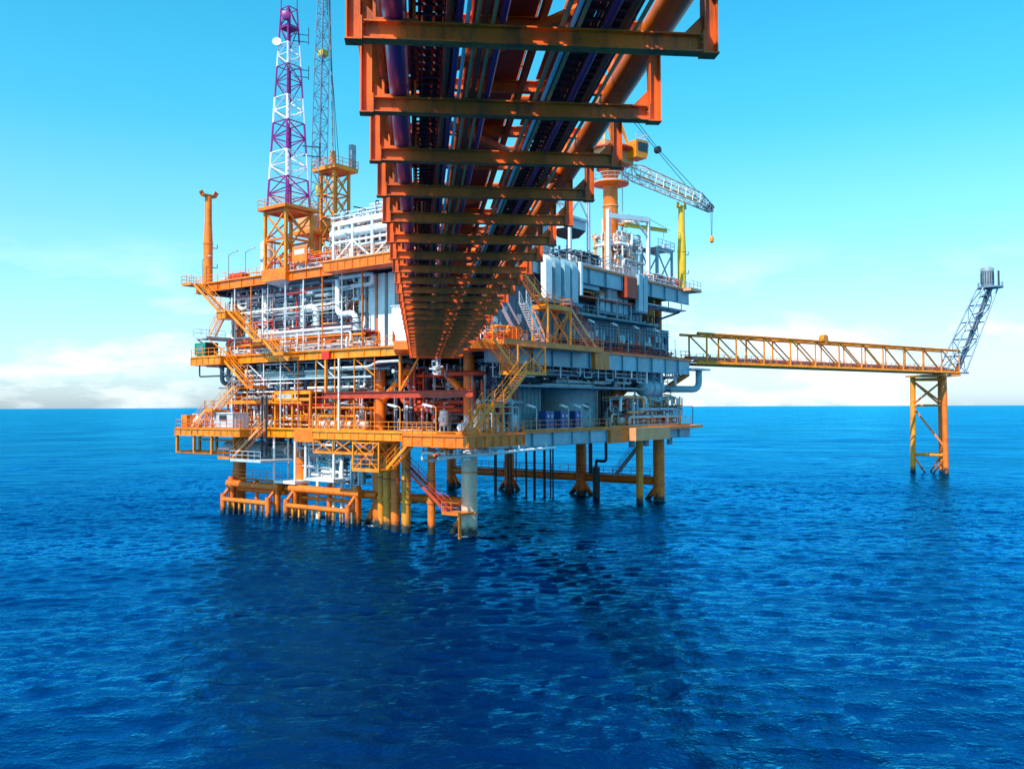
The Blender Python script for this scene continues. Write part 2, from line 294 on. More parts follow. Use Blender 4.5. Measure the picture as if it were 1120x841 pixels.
# ------------------------------------------------------------------ walkway bridge overhead
BROT = math.atan2(101, 960); BAY = 2.84; BX0, BX1 = -.96, 4.04; BZ = 18.4
def build_bridge():
    root = bpy.data.objects.new('walkway_bridge', None); COL.objects.link(root); root.location = (0, 0, 0); root.rotation_euler = (0, 0, BROT)
    tag(root, 'long orange steel pipe and walkway bridge running overhead to the platform', 'bridge')
    ys = [BAY*(3.06+k) for k in range(-5, 28)]; y0, y1 = ys[0]-.4, ys[-1]+.3
    beam = MB().ibar((BX0+.19, 0, .125), (BX1-.19, 0, .125), .2, .25, .022)
    post = MB(); post.bar((-.085, 0, 0), (-.085, 0, 1.45), .02, .2, (0,1,0)); post.bar((.085, 0, 0), (.085, 0, 1.45), .02, .2, (0,1,0)); post.box(-.075, .075, -.012, .012, .0, 1.45); post.box(-.11, .11, -.115, .115, -.02, 0)
    clampm = MB(); clampm.box(-.32, .32, -.03, .03, 0, .06)
    for sg in (-1, 1): clampm.box(sg*.26-.02, sg*.26+.02, -.03, .03, .06, .3)
    me = {}
    for i, y in enumerate(ys):
        if i == 0:
            b = beam.build('cross_beam', 'bridge_orange', root); p = post.build('hanger_post', 'bridge_orange', root); q = link('hanger_post', p.data, root)
            c = clampm.build('pipe_clamp', 'bridge_orange', root); me = dict(b=b.data, p=p.data, c=c.data)
        else:
            b = link('cross_beam', me['b'], root); p = link('hanger_post', me['p'], root); q = link('hanger_post', me['p'], root); c = link('pipe_clamp', me['c'], root)
        b.location = (0, y, BZ); p.location = (BX0+.1, y, BZ); q.location = (BX1-.1, y, BZ); c.location = (-.33, y, BZ+.25)
    # corner gussets, end plates with bolts, pipe shoes and weld collars repeated on every frame
    gus = MB().add([(0, -.012, 0), (.28, -.012, 0), (0, -.012, .28), (0, .012, 0), (.28, .012, 0), (0, .012, .28)], [(0, 1, 2), (3, 5, 4), (0, 3, 4, 1), (1, 4, 5, 2), (2, 5, 3, 0)])
    epl = MB().box(-.012, .012, -.12, .12, -.02, .29); bolts = MB()
    for by in (-.08, .08):
        for bz in (.04, .125, .21): bolts.lathe([(.018, 0), (.018, .02)], (.012, by, bz), (1, 0, 0), 6)
    shoe = MB().box(-.06, .06, -.1, .1, 0, .035); sm = {}
    def rep_(key, mb, name, mat, loc, rz=0):
        if key not in sm: o = mb.build(name, mat, root, False); sm[key] = o.data
        else: o = link(name, sm[key], root)
        o.location = loc; o.rotation_euler = (0, 0, rz)
    for i, y in enumerate(ys):
        rep_('g', gus, 'gusset', 'bridge_orange', (BX0+.2, y, BZ+.252)); rep_('g', gus, 'gusset', 'bridge_orange', (BX1-.2, y, BZ+.252), math.pi)
        rep_('e', epl, 'end_plate', 'bridge_orange', (BX0+.208, y, BZ)); rep_('e', epl, 'end_plate', 'bridge_orange', (BX1-.208, y, BZ))
        if 3 < i < 12:
            rep_('b', bolts, 'bolts', 'galv', (BX0+.208, y, BZ)); rep_('b', bolts, 'bolts', 'galv', (BX1-.208, y, BZ), math.pi)
        for x in (.40, .52, .86, 1.10, 2.5, 2.74): rep_('s', shoe, 'pipe_shoe', 'brown_red', (x, y, BZ+.251))
    zc = 19.8
    for x in (BX0+.16, BX1-.16):
        MB().tube((x, y0, zc), (x, y1, zc), .25, 20).build('bottom_chord', 'orange', root)
        MB().tube((x, y0, zc+4), (x, y1, zc+4), .2, 16).build('top_chord', 'bridge_orange', root)
        for i, y in enumerate(ys):
            if i % 2 == 0:
                strut('truss_vertical', (x, y, zc), (x, y, zc+4), .11, 'bridge_orange', root)
                if i+2 < len(ys): strut('truss_diagonal', (x, y, zc+4) if i % 4 else (x, y, zc), (x, ys[i+2], zc) if i % 4 else (x, ys[i+2], zc+4), .13, 'bridge_orange', root)
    for i, y in enumerate(ys):
        # deck-level transom above each hanger pair, plan bracing, roof ties
        MB().ibar((BX0+.3, y, zc+.16), (BX1-.3, y, zc+.16), .15, .22, .02).build('transom', 'bridge_orange', root)
        if i % 4 == 0 and i+4 < len(ys): strut('plan_brace', (BX0+.3, y, zc-.1), (BX1-.3, ys[i+2], zc-.1), .11, 'bridge_orange', root); strut('plan_brace', (BX1-.3, ys[i+2], zc-.1), (BX0+.3, ys[i+4], zc-.1), .11, 'bridge_orange', root)
        if i % 2 == 0: strut('roof_tie', (BX0+.16, y, zc+4), (BX1-.16, y, zc+4), .09, 'bridge_orange', root)
        if i+1 < len(ys): MB().box(.98, 1.92, y+.012, ys[i+1]-.012, zc+.29, zc+.33).build('floor_plate', 'brown_red', root, False)
    for x in (.9, 2.0): MB().ibar((x, y0, zc+.16), (x, y1, zc+.16), .1, .2, .018).build('stringer', 'bridge_orange', root)
    MB().box(BX0+.32, BX0+.36, y0, y1, 19.0, 19.75).build('side_plate', 'bridge_orange', root, False)
    for x in (.98, 1.95): MB().rail([(x, y0, zc+.33), (x, y1, zc+.33)], 1.1, 1.5, .045).build('handrail', 'yellow', root, False)
    # pipes carried on the cross beams
    MB().tube((-.33, y0, BZ+.43), (-.33, y1, BZ+.43), .165, 20).build('large_pipe', 'purple_pipe', root)
    for x, r, m, z in ((.40, .045, 'brown_red', .30), (.52, .05, 'purple_pipe', .31), (.63, .028, 'white', .285), (.76, .03, 'beige', .285), (.86, .04, 'brown_red', .295), (.97, .03, 'beige', .285), (1.10, .05, 'purple_pipe', .305),
                       (1.9, .035, 'beige', .29), (2.03, .035, 'white', .29), (2.12, .03, 'beige', .29), (2.5, .05, 'purple_pipe', .30), (2.74, .05, 'brown_red', .31), (2.9, .03, 'beige', .285)):
        MB().tube((x, y0, BZ+z), (x, y1, BZ+z), r, 10).build('pipe', m, root)
    # cable ladders: side rails, then rungs (single ones near, one joined run far away)
    for (xa, xb, z) in ((-.14, .36, 19.25), (.40, .58, 19.3), (2.2, 2.62, 19.15), (2.66, 3.12, 19.3)):
        for x in (xa, xb): MB().box(x-.012, x+.012, y0, y1, z-.06, z+.06).build('cable_ladder_rail', 'tray', root, False)
        rg = MB().box(xa, xb, -.02, .02, -.02, .015); first = None; far = MB(); y = y0+.15
        while y < y1-.1:
            if 9 < y < 27:
                if first is None: o = rg.build('rung', 'tray', root, False); first = o.data
                else: o = link('rung', first, root)
                o.location = (0, y, z)
            else: far.box(xa, xb, y-.02, y+.02, z-.02, z+.015)
            y += .3
        far.build('rungs', 'tray', root, False, 'stuff')
        cb = MB()
        for lay in range(2):
            for j in range(max(2, int((xb-xa)/.055))):
                x = xa+.04+j*.055+rnd.uniform(-.012, .012)+lay*.02; pts = [(x+rnd.uniform(-.014, .014), y0+(y1-y0)*k/24, z+.045+lay*.05) for k in range(25)]
                if x < xb-.03 and rnd.random() < .86: cb.path(pts, rnd.uniform(.02, .034), 6)
        cb.build('cables', 'cable', root, True, 'stuff')
    for i in range(len(ys)-1):
        if i % 2: MB().box(-.75, -.0, ys[i]+.1, ys[i+1]-.1, zc+.29, zc+.32).build('floor_plate', 'brown_red', root, False)
        MB().box(.02, .56, ys[i]+.05, ys[i+1]-.05, zc+.29, zc+.32).build('floor_plate', 'brown_red', root, False)
        if i % 3: MB().box(2.3, 3.1, ys[i]+.08, ys[i+1]-.08, zc+.29, zc+.32).build('floor_plate', 'brown_red', root, False)
    # end portal that sits on the platform
    MB().ibar((BX0, y1+.05, BZ+.3), (BX1, y1+.05, BZ+.3), .3, .7, .03).build('end_beam', 'bridge_orange', root)
build_bridge()

# ------------------------------------------------------------------ the platform: legs, decks, stairs, railings
PLAT = thing('offshore_platform', 'large three deck offshore platform in orange and grey standing on tubular legs', 'oil platform')
ZL, ZM, ZU = 11.0, 20.3, 30.3
LEGV = (0, 13.4, 27.4, 40)
def build_platform():
    P = PLAT
    for u in (0, 43.4):
        for i, v in enumerate(LEGV):
            first = u == 0 and i == 0
            lo = MB().tube((u, v, -7), (u, v, ZL-1.2), .86 if u == 0 else .84, 24).build('leg', 'leg_cream' if first else 'leg_orange', P)
            MB().tube((u, v, ZL-1.2), (u, v, ZU-1.0), .62, 20).build('deck_column', 'leg_orange', P)
            # ring stiffeners and small anode brackets on the leg
            MB().lathe([(.88, 0), (.93, .02), (.93, .16), (.88, .18)], (u, v, 2.2+.1*i), n=24).build('leg_ring', 'leg_orange', P)
            MB().lathe([(.88, 0), (.92, .02), (.92, .1), (.88, .12)], (u, v, 6.6), n=24).build('leg_ring', 'leg_orange', P)
    for k in range(3):
        va, vb = LEGV[k], LEGV[k+1]
        strut('brace', (43.4, va+.8, 2.7), (43.4, vb-.8, 2.7), .62, 'leg_orange', P, 20)
        strut('brace', (0, va+.8, 3.4), (0, vb-.8, 3.4), .5, 'leg_orange', P, 18)
        strut('brace', (43.4, va+.6, 1.6), (43.4, va+6.5, -6), .4, 'leg_orange', P, 14)
        strut('brace', (43.4, vb-.6, 1.6), (43.4, vb-6.5, -6), .4, 'leg_orange', P, 14)
        strut('brace', (0, va+.6, 2.4), (0, va+6, -5.5), .38, 'leg_orange', P, 14)
    # walkway on the back brace
    MB().box(42.6, 43.2, 1, 39, 3.42, 3.46).build('brace_walkway', 'grating', P, False)
    MB().rail([(42.6, 1, 3.46), (42.6, 39, 3.46)], 1.1, 1.6, .07).build('railing', 'brown_red', P, False)
    # diagonal knee braces between the decks
    for (a, b) in (((31, 0, 14.6), (37.5, -1.5, 18.9)), ((43.4, 0, 15.5), (47, -3, 18.4)), ((0, 27.4, 14.4), (0, 22.8, 18.6)), ((0, 40, 14.4), (0, 36.5, 18.6)), ((0, 13.4, 14), (0, 8.5, 18.3)), ((0, 0, 14.5), (0, 4.5, 18.3))):
        strut('knee_brace', a, b, .42, 'orange', P, 14)
    MB().tube((31, 0, ZL), (31, 0, ZM-1), .72, 20).build('deck_column', 'leg_orange', P)
    MB().tube((39.5, -.5, ZM), (39.5, -.5, ZU-1), .95, 20).build('deck_column', 'deep_yellow', P)

    # ---- decks
    def deck(name, z, u0, u1, v0, v1, depth_r, depth_l, mat_l):
        d = MB().box(u0, u1, v0, v1, z-.06, z).build(name, 'grating', P, False)
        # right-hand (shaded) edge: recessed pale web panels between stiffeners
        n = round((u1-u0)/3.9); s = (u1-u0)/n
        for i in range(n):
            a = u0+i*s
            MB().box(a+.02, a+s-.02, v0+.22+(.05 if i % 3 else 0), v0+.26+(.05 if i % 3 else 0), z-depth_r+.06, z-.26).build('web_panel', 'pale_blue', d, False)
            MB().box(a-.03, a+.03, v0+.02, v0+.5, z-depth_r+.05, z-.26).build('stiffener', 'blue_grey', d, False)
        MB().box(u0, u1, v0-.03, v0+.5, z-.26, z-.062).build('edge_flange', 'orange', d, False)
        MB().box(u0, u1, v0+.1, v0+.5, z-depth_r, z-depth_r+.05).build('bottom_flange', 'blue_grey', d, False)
        # left-hand (sunlit) edge girder
        n = round((v1-v0)/2.6); s = (v1-v0)/n
        for i in range(n):
            a = v0+i*s
            MB().box(u0+.18, u0+.21, a+.02, a+s-.02, z-depth_l+.06, z-.062).build('web_panel', mat_l, d, False)
            MB().box(u0+.04, u0+.2, a-.015, a+.015, z-depth_l+.05, z-.07).build('stiffener', mat_l, d, False)
        MB().box(u0-.06, u0+.3, v0, v1, z-.06+.001, z+.02).build('edge_flange', mat_l, d, False)
        MB().box(u0-.03, u0+.34, v0, v1, z-depth_l, z-depth_l+.05).build('bottom_flange', mat_l, d, False)
        # far edges
        MB().box(u1-.1, u1, v0+.6, v1, z-1.3, z-.065).build('edge_girder', mat_l, d, False)
        MB().box(u0+.5, u1-.2, v1-.1, v1, z-1.2, z-.065).build('edge_girder', mat_l, d, False)
        # beams under the plate; dark blue puts the under-deck shade into their colour
        for k in range(12):
            u = u0+2.0+k*(u1-u0-4)/11
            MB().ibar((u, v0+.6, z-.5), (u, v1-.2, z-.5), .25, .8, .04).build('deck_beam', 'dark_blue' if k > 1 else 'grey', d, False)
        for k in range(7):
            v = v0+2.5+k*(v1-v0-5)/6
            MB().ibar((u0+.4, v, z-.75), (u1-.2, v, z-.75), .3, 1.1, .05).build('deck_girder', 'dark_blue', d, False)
        return d
    DL = deck('lower_deck', ZL, -3, 44, -5, 48, 1.75, 1.05, 'yellow')
    DM = deck('main_deck', ZM, -3, 44, -5, 44, 2.2, 1.0, 'yellow')
    DU = deck('upper_deck', ZU, -3, 44, -5, 46, 2.1, 1.15, 'orange')
    # orange node blocks on the girders and a projecting beige panel
    MB().box(20.6, 24.8, -5.35, -4.6, ZL-1.9, ZL-.27).build('girder_node', 'orange', DL, False)
    MB().box(25.2, 34.6, -6.3, -5.1, ZL-1.75, ZL-.1).build('hose_locker', 'beige', DL, False)
    MB().box(34.8, 43, -6.0, -5.1, ZL-.5, ZL-.1).build('side_platform', 'orange', DL, False)
    MB().box(43, 45.6, -6, -1.5, ZL-.45, ZL-.05).build('side_platform', 'deep_yellow', DL, False)
    MB().box(17.2, 20.4, -5.3, -4.6, ZM-2.25, ZM-.27).build('girder_node', 'orange', DM, False)
    MB().box(-3.4, -2.7, 20.6, 24.6, ZL-1.5, ZL-.08).build('girder_node', 'orange', DL, False)
    for v in (18.6,): MB().box(-3.25, -2.7, v, v+1.3, ZM-1.05, ZM-.08).build('girder_node', 'red', DM, False)
    # bridge landing at the near corner
    pl = [(-3.05, 8.0), (-9.0, 2.4), (-5.6, -5.0), (-3.05, -5.9), (-.5, -5.9), (-.5, -5.05), (-3.05, -5.05)]
    mb = MB(); k = len(pl); mb.add([(x, y, ZM-.9) for x, y in pl]+[(x, y, ZM-.02) for x, y in pl], [tuple(range(k, 2*k)), tuple(reversed(range(k)))]+[(i, (i+1) % k, k+(i+1) % k, k+i) for i in range(k)])
    mb.build('bridge_landing', 'orange', DM, False)
    MB().rail([(-8.6, 2.9, ZM), (-3.2, 7.9, ZM)], 1.1, 1.4, .06).build('railing', 'yellow', DM, False)
    # railings round the decks
    MB().rail([(-2.9, 47.9, ZL), (-2.9, 13, ZL)]).build('railing', 'yellow', DL, False)
    MB().rail([(3, -4.9, ZL), (43.9, -4.9, ZL), (43.9, 20, ZL)]).build('railing', 'deep_yellow', DL, False)
    MB().rail([(-2.9, 43.9, ZM), (-2.9, 8.2, ZM)], 1.2, 1.5, .055, mids=3).build('railing', 'yellow', DM, False)
    MB().rail([(9, -4.9, ZM), (43.9, -4.9, ZM), (43.9, 20, ZM)], 1.15, 1.5, .05, mids=3).build('railing', 'brown_red', DM, False)
    MB().rail([(-2.9, 45.9, ZU), (-2.9, 31, ZU)]).build('railing', 'yellow', DU, False)
    MB().rail([(-2.9, 26, ZU), (-2.9, -4.9, ZU), (43.9, -4.9, ZU), (43.9, 25, ZU)], 1.1, 1.6, .05).build('railing', 'pale_grey', DU, False)
    # bridge bearing beam slung under the main deck on yellow hangers
    g = MB().ibar((-3, -3, 15.0), (-3, 19.6, 15.0), .5, .75, .05).build('bearing_beam', 'brown_red', P, False)
    for v in (7.2, 19.3): MB().bar((-3.05, v, 15.3), (-3.05, v, ZM-.95), .28, .28).build('hanger', 'deep_yellow', g, False)
    strut('hanger_brace', (-3.05, 7.2, 15.4), (-3.05, 4.2, ZM-1), .12, 'yellow', g)
    return DL, DM, DU
DL, DM, DU = build_platform()

def stair(p0, p1, wdir, width=1.0, mat='yellow', parent=PLAT, rail_mat=None, hr=True):
    p0 = V3(p0); p1 = V3(p1); wv = V3(wdir).normalized()*width
    m = MB(); up = Vector((0, 0, 1))
    for o in (Vector((0,0,0)), wv): m.bar(p0+o, p1+o, .07, .32)
    n = max(3, int(abs(p1.z-p0.z)/.24))
    for i in range(1, n):
        q = p0.lerp(p1, i/n); d = (p1-p0); d.z = 0; d.normalize(); m.bar(q+d*.0, q+wv, .25, .035, up)
    s = m.build('staircase', mat, parent, False)
    if hr:
        h = MB(); ln = (p1-p0).length; k = max(2, round(ln/1.5))
        for o in (Vector((0,0,0)), wv):
            for i in range(k+1): q = p0.lerp(p1, i/k)+o; h.bar(q, q+up*1.15, .05, .05)
            for z in (1.15, .65): h.bar(p0+o+up*z, p1+o+up*z, .05, .05)
        h.build('handrail', rail_mat or mat, s, False)
    return s
def landing(u0, u1, v0, v1, z, mat='yellow', rails='', parent=PLAT, th=.22, brace=None):
    d = MB().box(u0, u1, v0, v1, z-th, z).build('stair_landing', mat, parent, False)
    h = MB(); e = {'n': ((u0, v1), (u1, v1)), 's': ((u0, v0), (u1, v0)), 'w': ((u0, v0), (u0, v1)), 'e': ((u1, v0), (u1, v1))}
    for c in rails: a, b = e[c]; h.rail([(a[0], a[1], z), (b[0], b[1], z)], 1.1, 1.3, .055)
    if rails: h.build('handrail', mat, d, False)
    if th > .5: ribs(d, u0, u1, v0, v1, z, th, mat)
    return d
def ribs(d, u0, u1, v0, v1, z, th, mat):
    # top and bottom flanges and vertical stiffeners so the edge reads as a plate girder
    MB().box(u0-.12, u1+.0, v0-.12, v1+.0, z-th-.05, z-th-.004).build('bottom_flange', mat, d, False)
    MB().box(u0-.12, u0-.003, v0-.12, v1, z-.1, z+.012).build('edge_flange', mat, d, False); MB().box(u0-.003, u1, v0-.12, v0-.003, z-.1, z+.012).build('edge_flange', mat, d, False)
    n = max(2, round((v1-v0)/1.25))
    for i in range(n+1): v = v0+(v1-v0)*i/n; MB().box(u0-.1, u0-.002, v-.02, v+.02, z-th, z-.1).build('stiffener', mat, d, False)
    n = max(2, round((u1-u0)/1.25))
    for i in range(n+1): u = u0+(u1-u0)*i/n; MB().box(u-.02, u+.02, v0-.1, v0-.002, z-th, z-.1).build('stiffener', mat, d, False)
def xtower(u0, u1, v0, v1, z0, z1, mat='yellow', parent=PLAT, n=1, t=.14):
    """braced stair tower: four posts and crossed bracing on each face"""
    m = MB(); cs = [(u0, v0), (u1, v0), (u1, v1), (u0, v1)]
    for (x, y) in cs: m.bar((x, y, z0), (x, y, z1), t, t)
    s = m.build('tower_frame', mat, parent, False); b = MB()
    for k in range(n):
        za = z0+(z1-z0)*k/n; zb = z0+(z1-z0)*(k+1)/n
        for i in range(4):
            p, q = cs[i], cs[(i+1) % 4]
            b.bar((*p, za), (*q, zb), t*.6, t*.6); b.bar((*q, za), (*p, zb), t*.6, t*.6); b.bar((*p, zb-.07), (*q, zb-.07), t*.8, t*.8)
    b.build('cross_bracing', mat, s, False); return s
def build_stairs():
    # left end: zigzag from the upper deck tip down to the sea deck
    stair((-3.9, 43.4, ZU-.2), (-3.9, 37.6, 25.9), (-1, 0, 0)); landing(-5.2, -3.0, 35.9, 37.6, 25.9, 'yellow', 'w', th=.9)
    landing(-5.2, -2.9, 43.4, 45.6, ZU-.15, 'yellow', 'wn')
    stair((-3.9, 35.9, 25.9), (-3.9, 30.2, 21.9), (-1, 0, 0)); landing(-5.2, -3.0, 28.6, 30.2, 21.9, 'yellow', 'w')
    stair((-3.9, 28.6, 21.9), (-3.9, 26.4, ZM-.2), (-1, 0, 0)); landing(-5.2, -3.07, 24.4, 26.4, ZM-.2, 'yellow', 'ws')
    stair((-4.0, 39.8, 22.9), (-4.0, 37.4, 25.7), (-1, 0, 0), .9, 'beige'); landing(-5.3, -.5, 39.8, 42.6, 22.9, 'pale_grey', 'wn', th=.3)
    for p in ((-5, 42.2), (-5, 40)): strut('stair_prop', (*p, 22.6), (p[0]+1.6, p[1]-2.8, ZM), .09, 'deep_yellow', PLAT, 6)
    landing(-5.4, -2.95, 36.6, 43.0, ZM-.1, 'yellow', 'wn', th=1.0)
    stair((-3.9, 37.2, ZM-.2), (-3.9, 31.8, 16.2), (-1, 0, 0)); landing(-5.2, -3, 30.2, 31.8, 16.2, 'orange', 'ws')
    stair((-5.5, 32.4, 16.2), (-5.5, 36.6, 13.4), (-1, 0, 0), .9, 'beige'); landing(-6.6, -4.4, 36.6, 38.2, 13.4, 'yellow', 'wn')
    stair((-5.5, 38.2, 13.4), (-5.5, 41.6, ZL), (-1, 0, 0), .9, 'beige')
    MB().box(-6.6, -4.4, 31.6, 32.4, 16.0, 16.2).build('stair_landing', 'yellow', PLAT, False)
    xtower(-6.5, -4.5, 36.7, 38.1, ZL, 13.2, 'orange')
    # lower deck extension on the far left with an open cage below it
    ext = MB().box(-6.9, -3.08, 30.5, 44.2, ZL-.9, ZL-.02).build('deck_extension', 'yellow', PLAT, False); ribs(ext, -6.9, -3.08, 30.5, 44.2, ZL-.02, .88, 'yellow')
    MB().rail([(-6.8, 30.5, ZL), (-6.8, 44.2, ZL), (-3.2, 44.2, ZL)], 1.1, 1.4, .06).build('railing', 'orange', ext, False)
    c = MB()
    for v in (44, 40.2, 36.4):
        for u in (-6.7, -3.4): c.bar((u, v, 7.8), (u, v, ZL-.9), .3, .3)
    for u in (-6.7, -3.4):
        for z in (7.9, 9.4 if u > -4 else 7.9): c.bar((u, 44, z), (u, 36.4, z), .28, .28)
    c.bar((-6.7, 44, 7.9), (-3.4, 44, 7.9), .28, .28); c.bar((-6.7, 36.4, 7.9), (-3.4, 36.4, 7.9), .28, .28)
    c.build('hanging_cage', 'deep_yellow', PLAT, False)
    # stair from the lower deck down to the boat landing, left
    stair((-4.6, 28.6, ZL), (-4.6, 33.8, 7.4), (-1, 0, 0), 1.0, 'beige'); landing(-6, -3, 33.8, 36.2, 7.4, 'deep_yellow', 'ws')
    landing(-6, -1.0, 27.6, 33.6, 7.2, 'pale_grey', 'w')
    # projecting truss walkway below the lower deck near the bridge
    t = landing(-6.6, -3.08, -1.2, 17.5, ZL-.02, 'yellow', 'w', th=.85)
    tr = MB(); zt, zb = ZL-.85, 8.6
    pts = [17.4, 14.2, 11.0, 7.8]
    for u in (-6.5, -3.3):
        for i, v in enumerate(pts):
            tr.bar((u, v, zb), (u, v, zt), .14, .14)
            if i+1 < len(pts): tr.bar((u, v, zb if i % 2 else zt), (u, pts[i+1], zt if i % 2 else zb), .11, .11); tr.bar((u, v, zt if i % 2 else zb), (u, pts[i+1], zb if i % 2 else zt), .11, .11)
        tr.bar((u, pts[0], zb), (u, pts[-1], zb), .2, .26)
    for v in pts: tr.bar((-6.5, v, zb), (-3.3, v, zb), .14, .14)
    tr.build('truss_frame', 'yellow', PLAT, False)
    MB().box(-6.6, -3.2, 7.8, 17.5, zb+.12, zb+.18).build('lower_walkway', 'grating', PLAT, False)
    # small box frame hanging under it, and the stair down to the water
    xtower(-7.2, -4.6, 6.3, 10.2, 6.9, 9.9, 'yellow', t=.16)
    landing(-7.3, -4.5, 6.2, 10.3, 7.0, 'yellow', 'w')
    stair((-5.2, 2.4, 10.4), (-5.2, 6.2, 7.1), (-1, 0, 0), 1.0, 'yellow')
    stair((-3.2, 6.4, 7.0), (-2.6, 1.0, 2.6), (1, 0, 0), .9, 'brown_red'); landing(-3.2, -.9, -1.4, 1.1, 2.6, 'orange', 'w')
    MB().bar((-3, -1.2, 2.4), (-3, -1.2, -2), .25, .25).build('landing_post', 'orange', PLAT, False)
    # right-hand side of the bridge: stairs from the upper level down to the lower deck
    stair((-.2, -6.2, 27.6), (4.4, -6.2, 24.4), (0, -1, 0)); landing(4.4, 9.0, -7.3, -5.06, 24.4, 'yellow', 'sew')
    xtower(4.5, 8.9, -7.2, -5.2, ZM, 24.2, 'yellow', n=1, t=.2)
    stair((9.0, -6.2, 24.4), (14.4, -6.2, ZM), (0, -1, 0), 1.0, 'beige', rail_mat='brown_red')
    landing(-3.5, 15.6, -7.4, -5.06, ZM, 'orange', 's', th=.45)
    stair((1.0, -6.0, ZM+4.2), (4.2, -6.0, ZM), (0, -1, 0), .9, 'white')
    stair((-5.4, -6.4, ZM), (-1.4, -6.4, 17.1), (0, -1, 0), 1.1); landing(-1.4, 3.6, -7.6, -5.3, 17.1, 'yellow', 'sew')
    xtower(-1.3, 3.5, -7.5, -5.5, 17.1, ZM-.45, 'yellow', t=.14)
    stair((-1.6, -7.7, 17.0), (-5.4, -7.7, 13.9), (0, -1, 0), 1.1); landing(-7.2, -5.4, -8.9, -6.9, 13.9, 'orange', 's')
    stair((-7.2, -7.7, 13.9), (-10.4, -7.7, ZL), (0, -1, 0), 1.1)
    xtower(-7.1, -5.5, -8.8, -7.0, ZL, 13.7, 'yellow', t=.13)
    # corner walkway round the near corner at lower-deck level
    landing(-11.5, -2.9, -9.4, -5.1, ZL-.03, 'orange', 's', th=1.05)
    landing(-11.5, -6.7, -5.05, -1.3, ZL-.05, 'orange', 'w', th=1.0)
build_stairs()

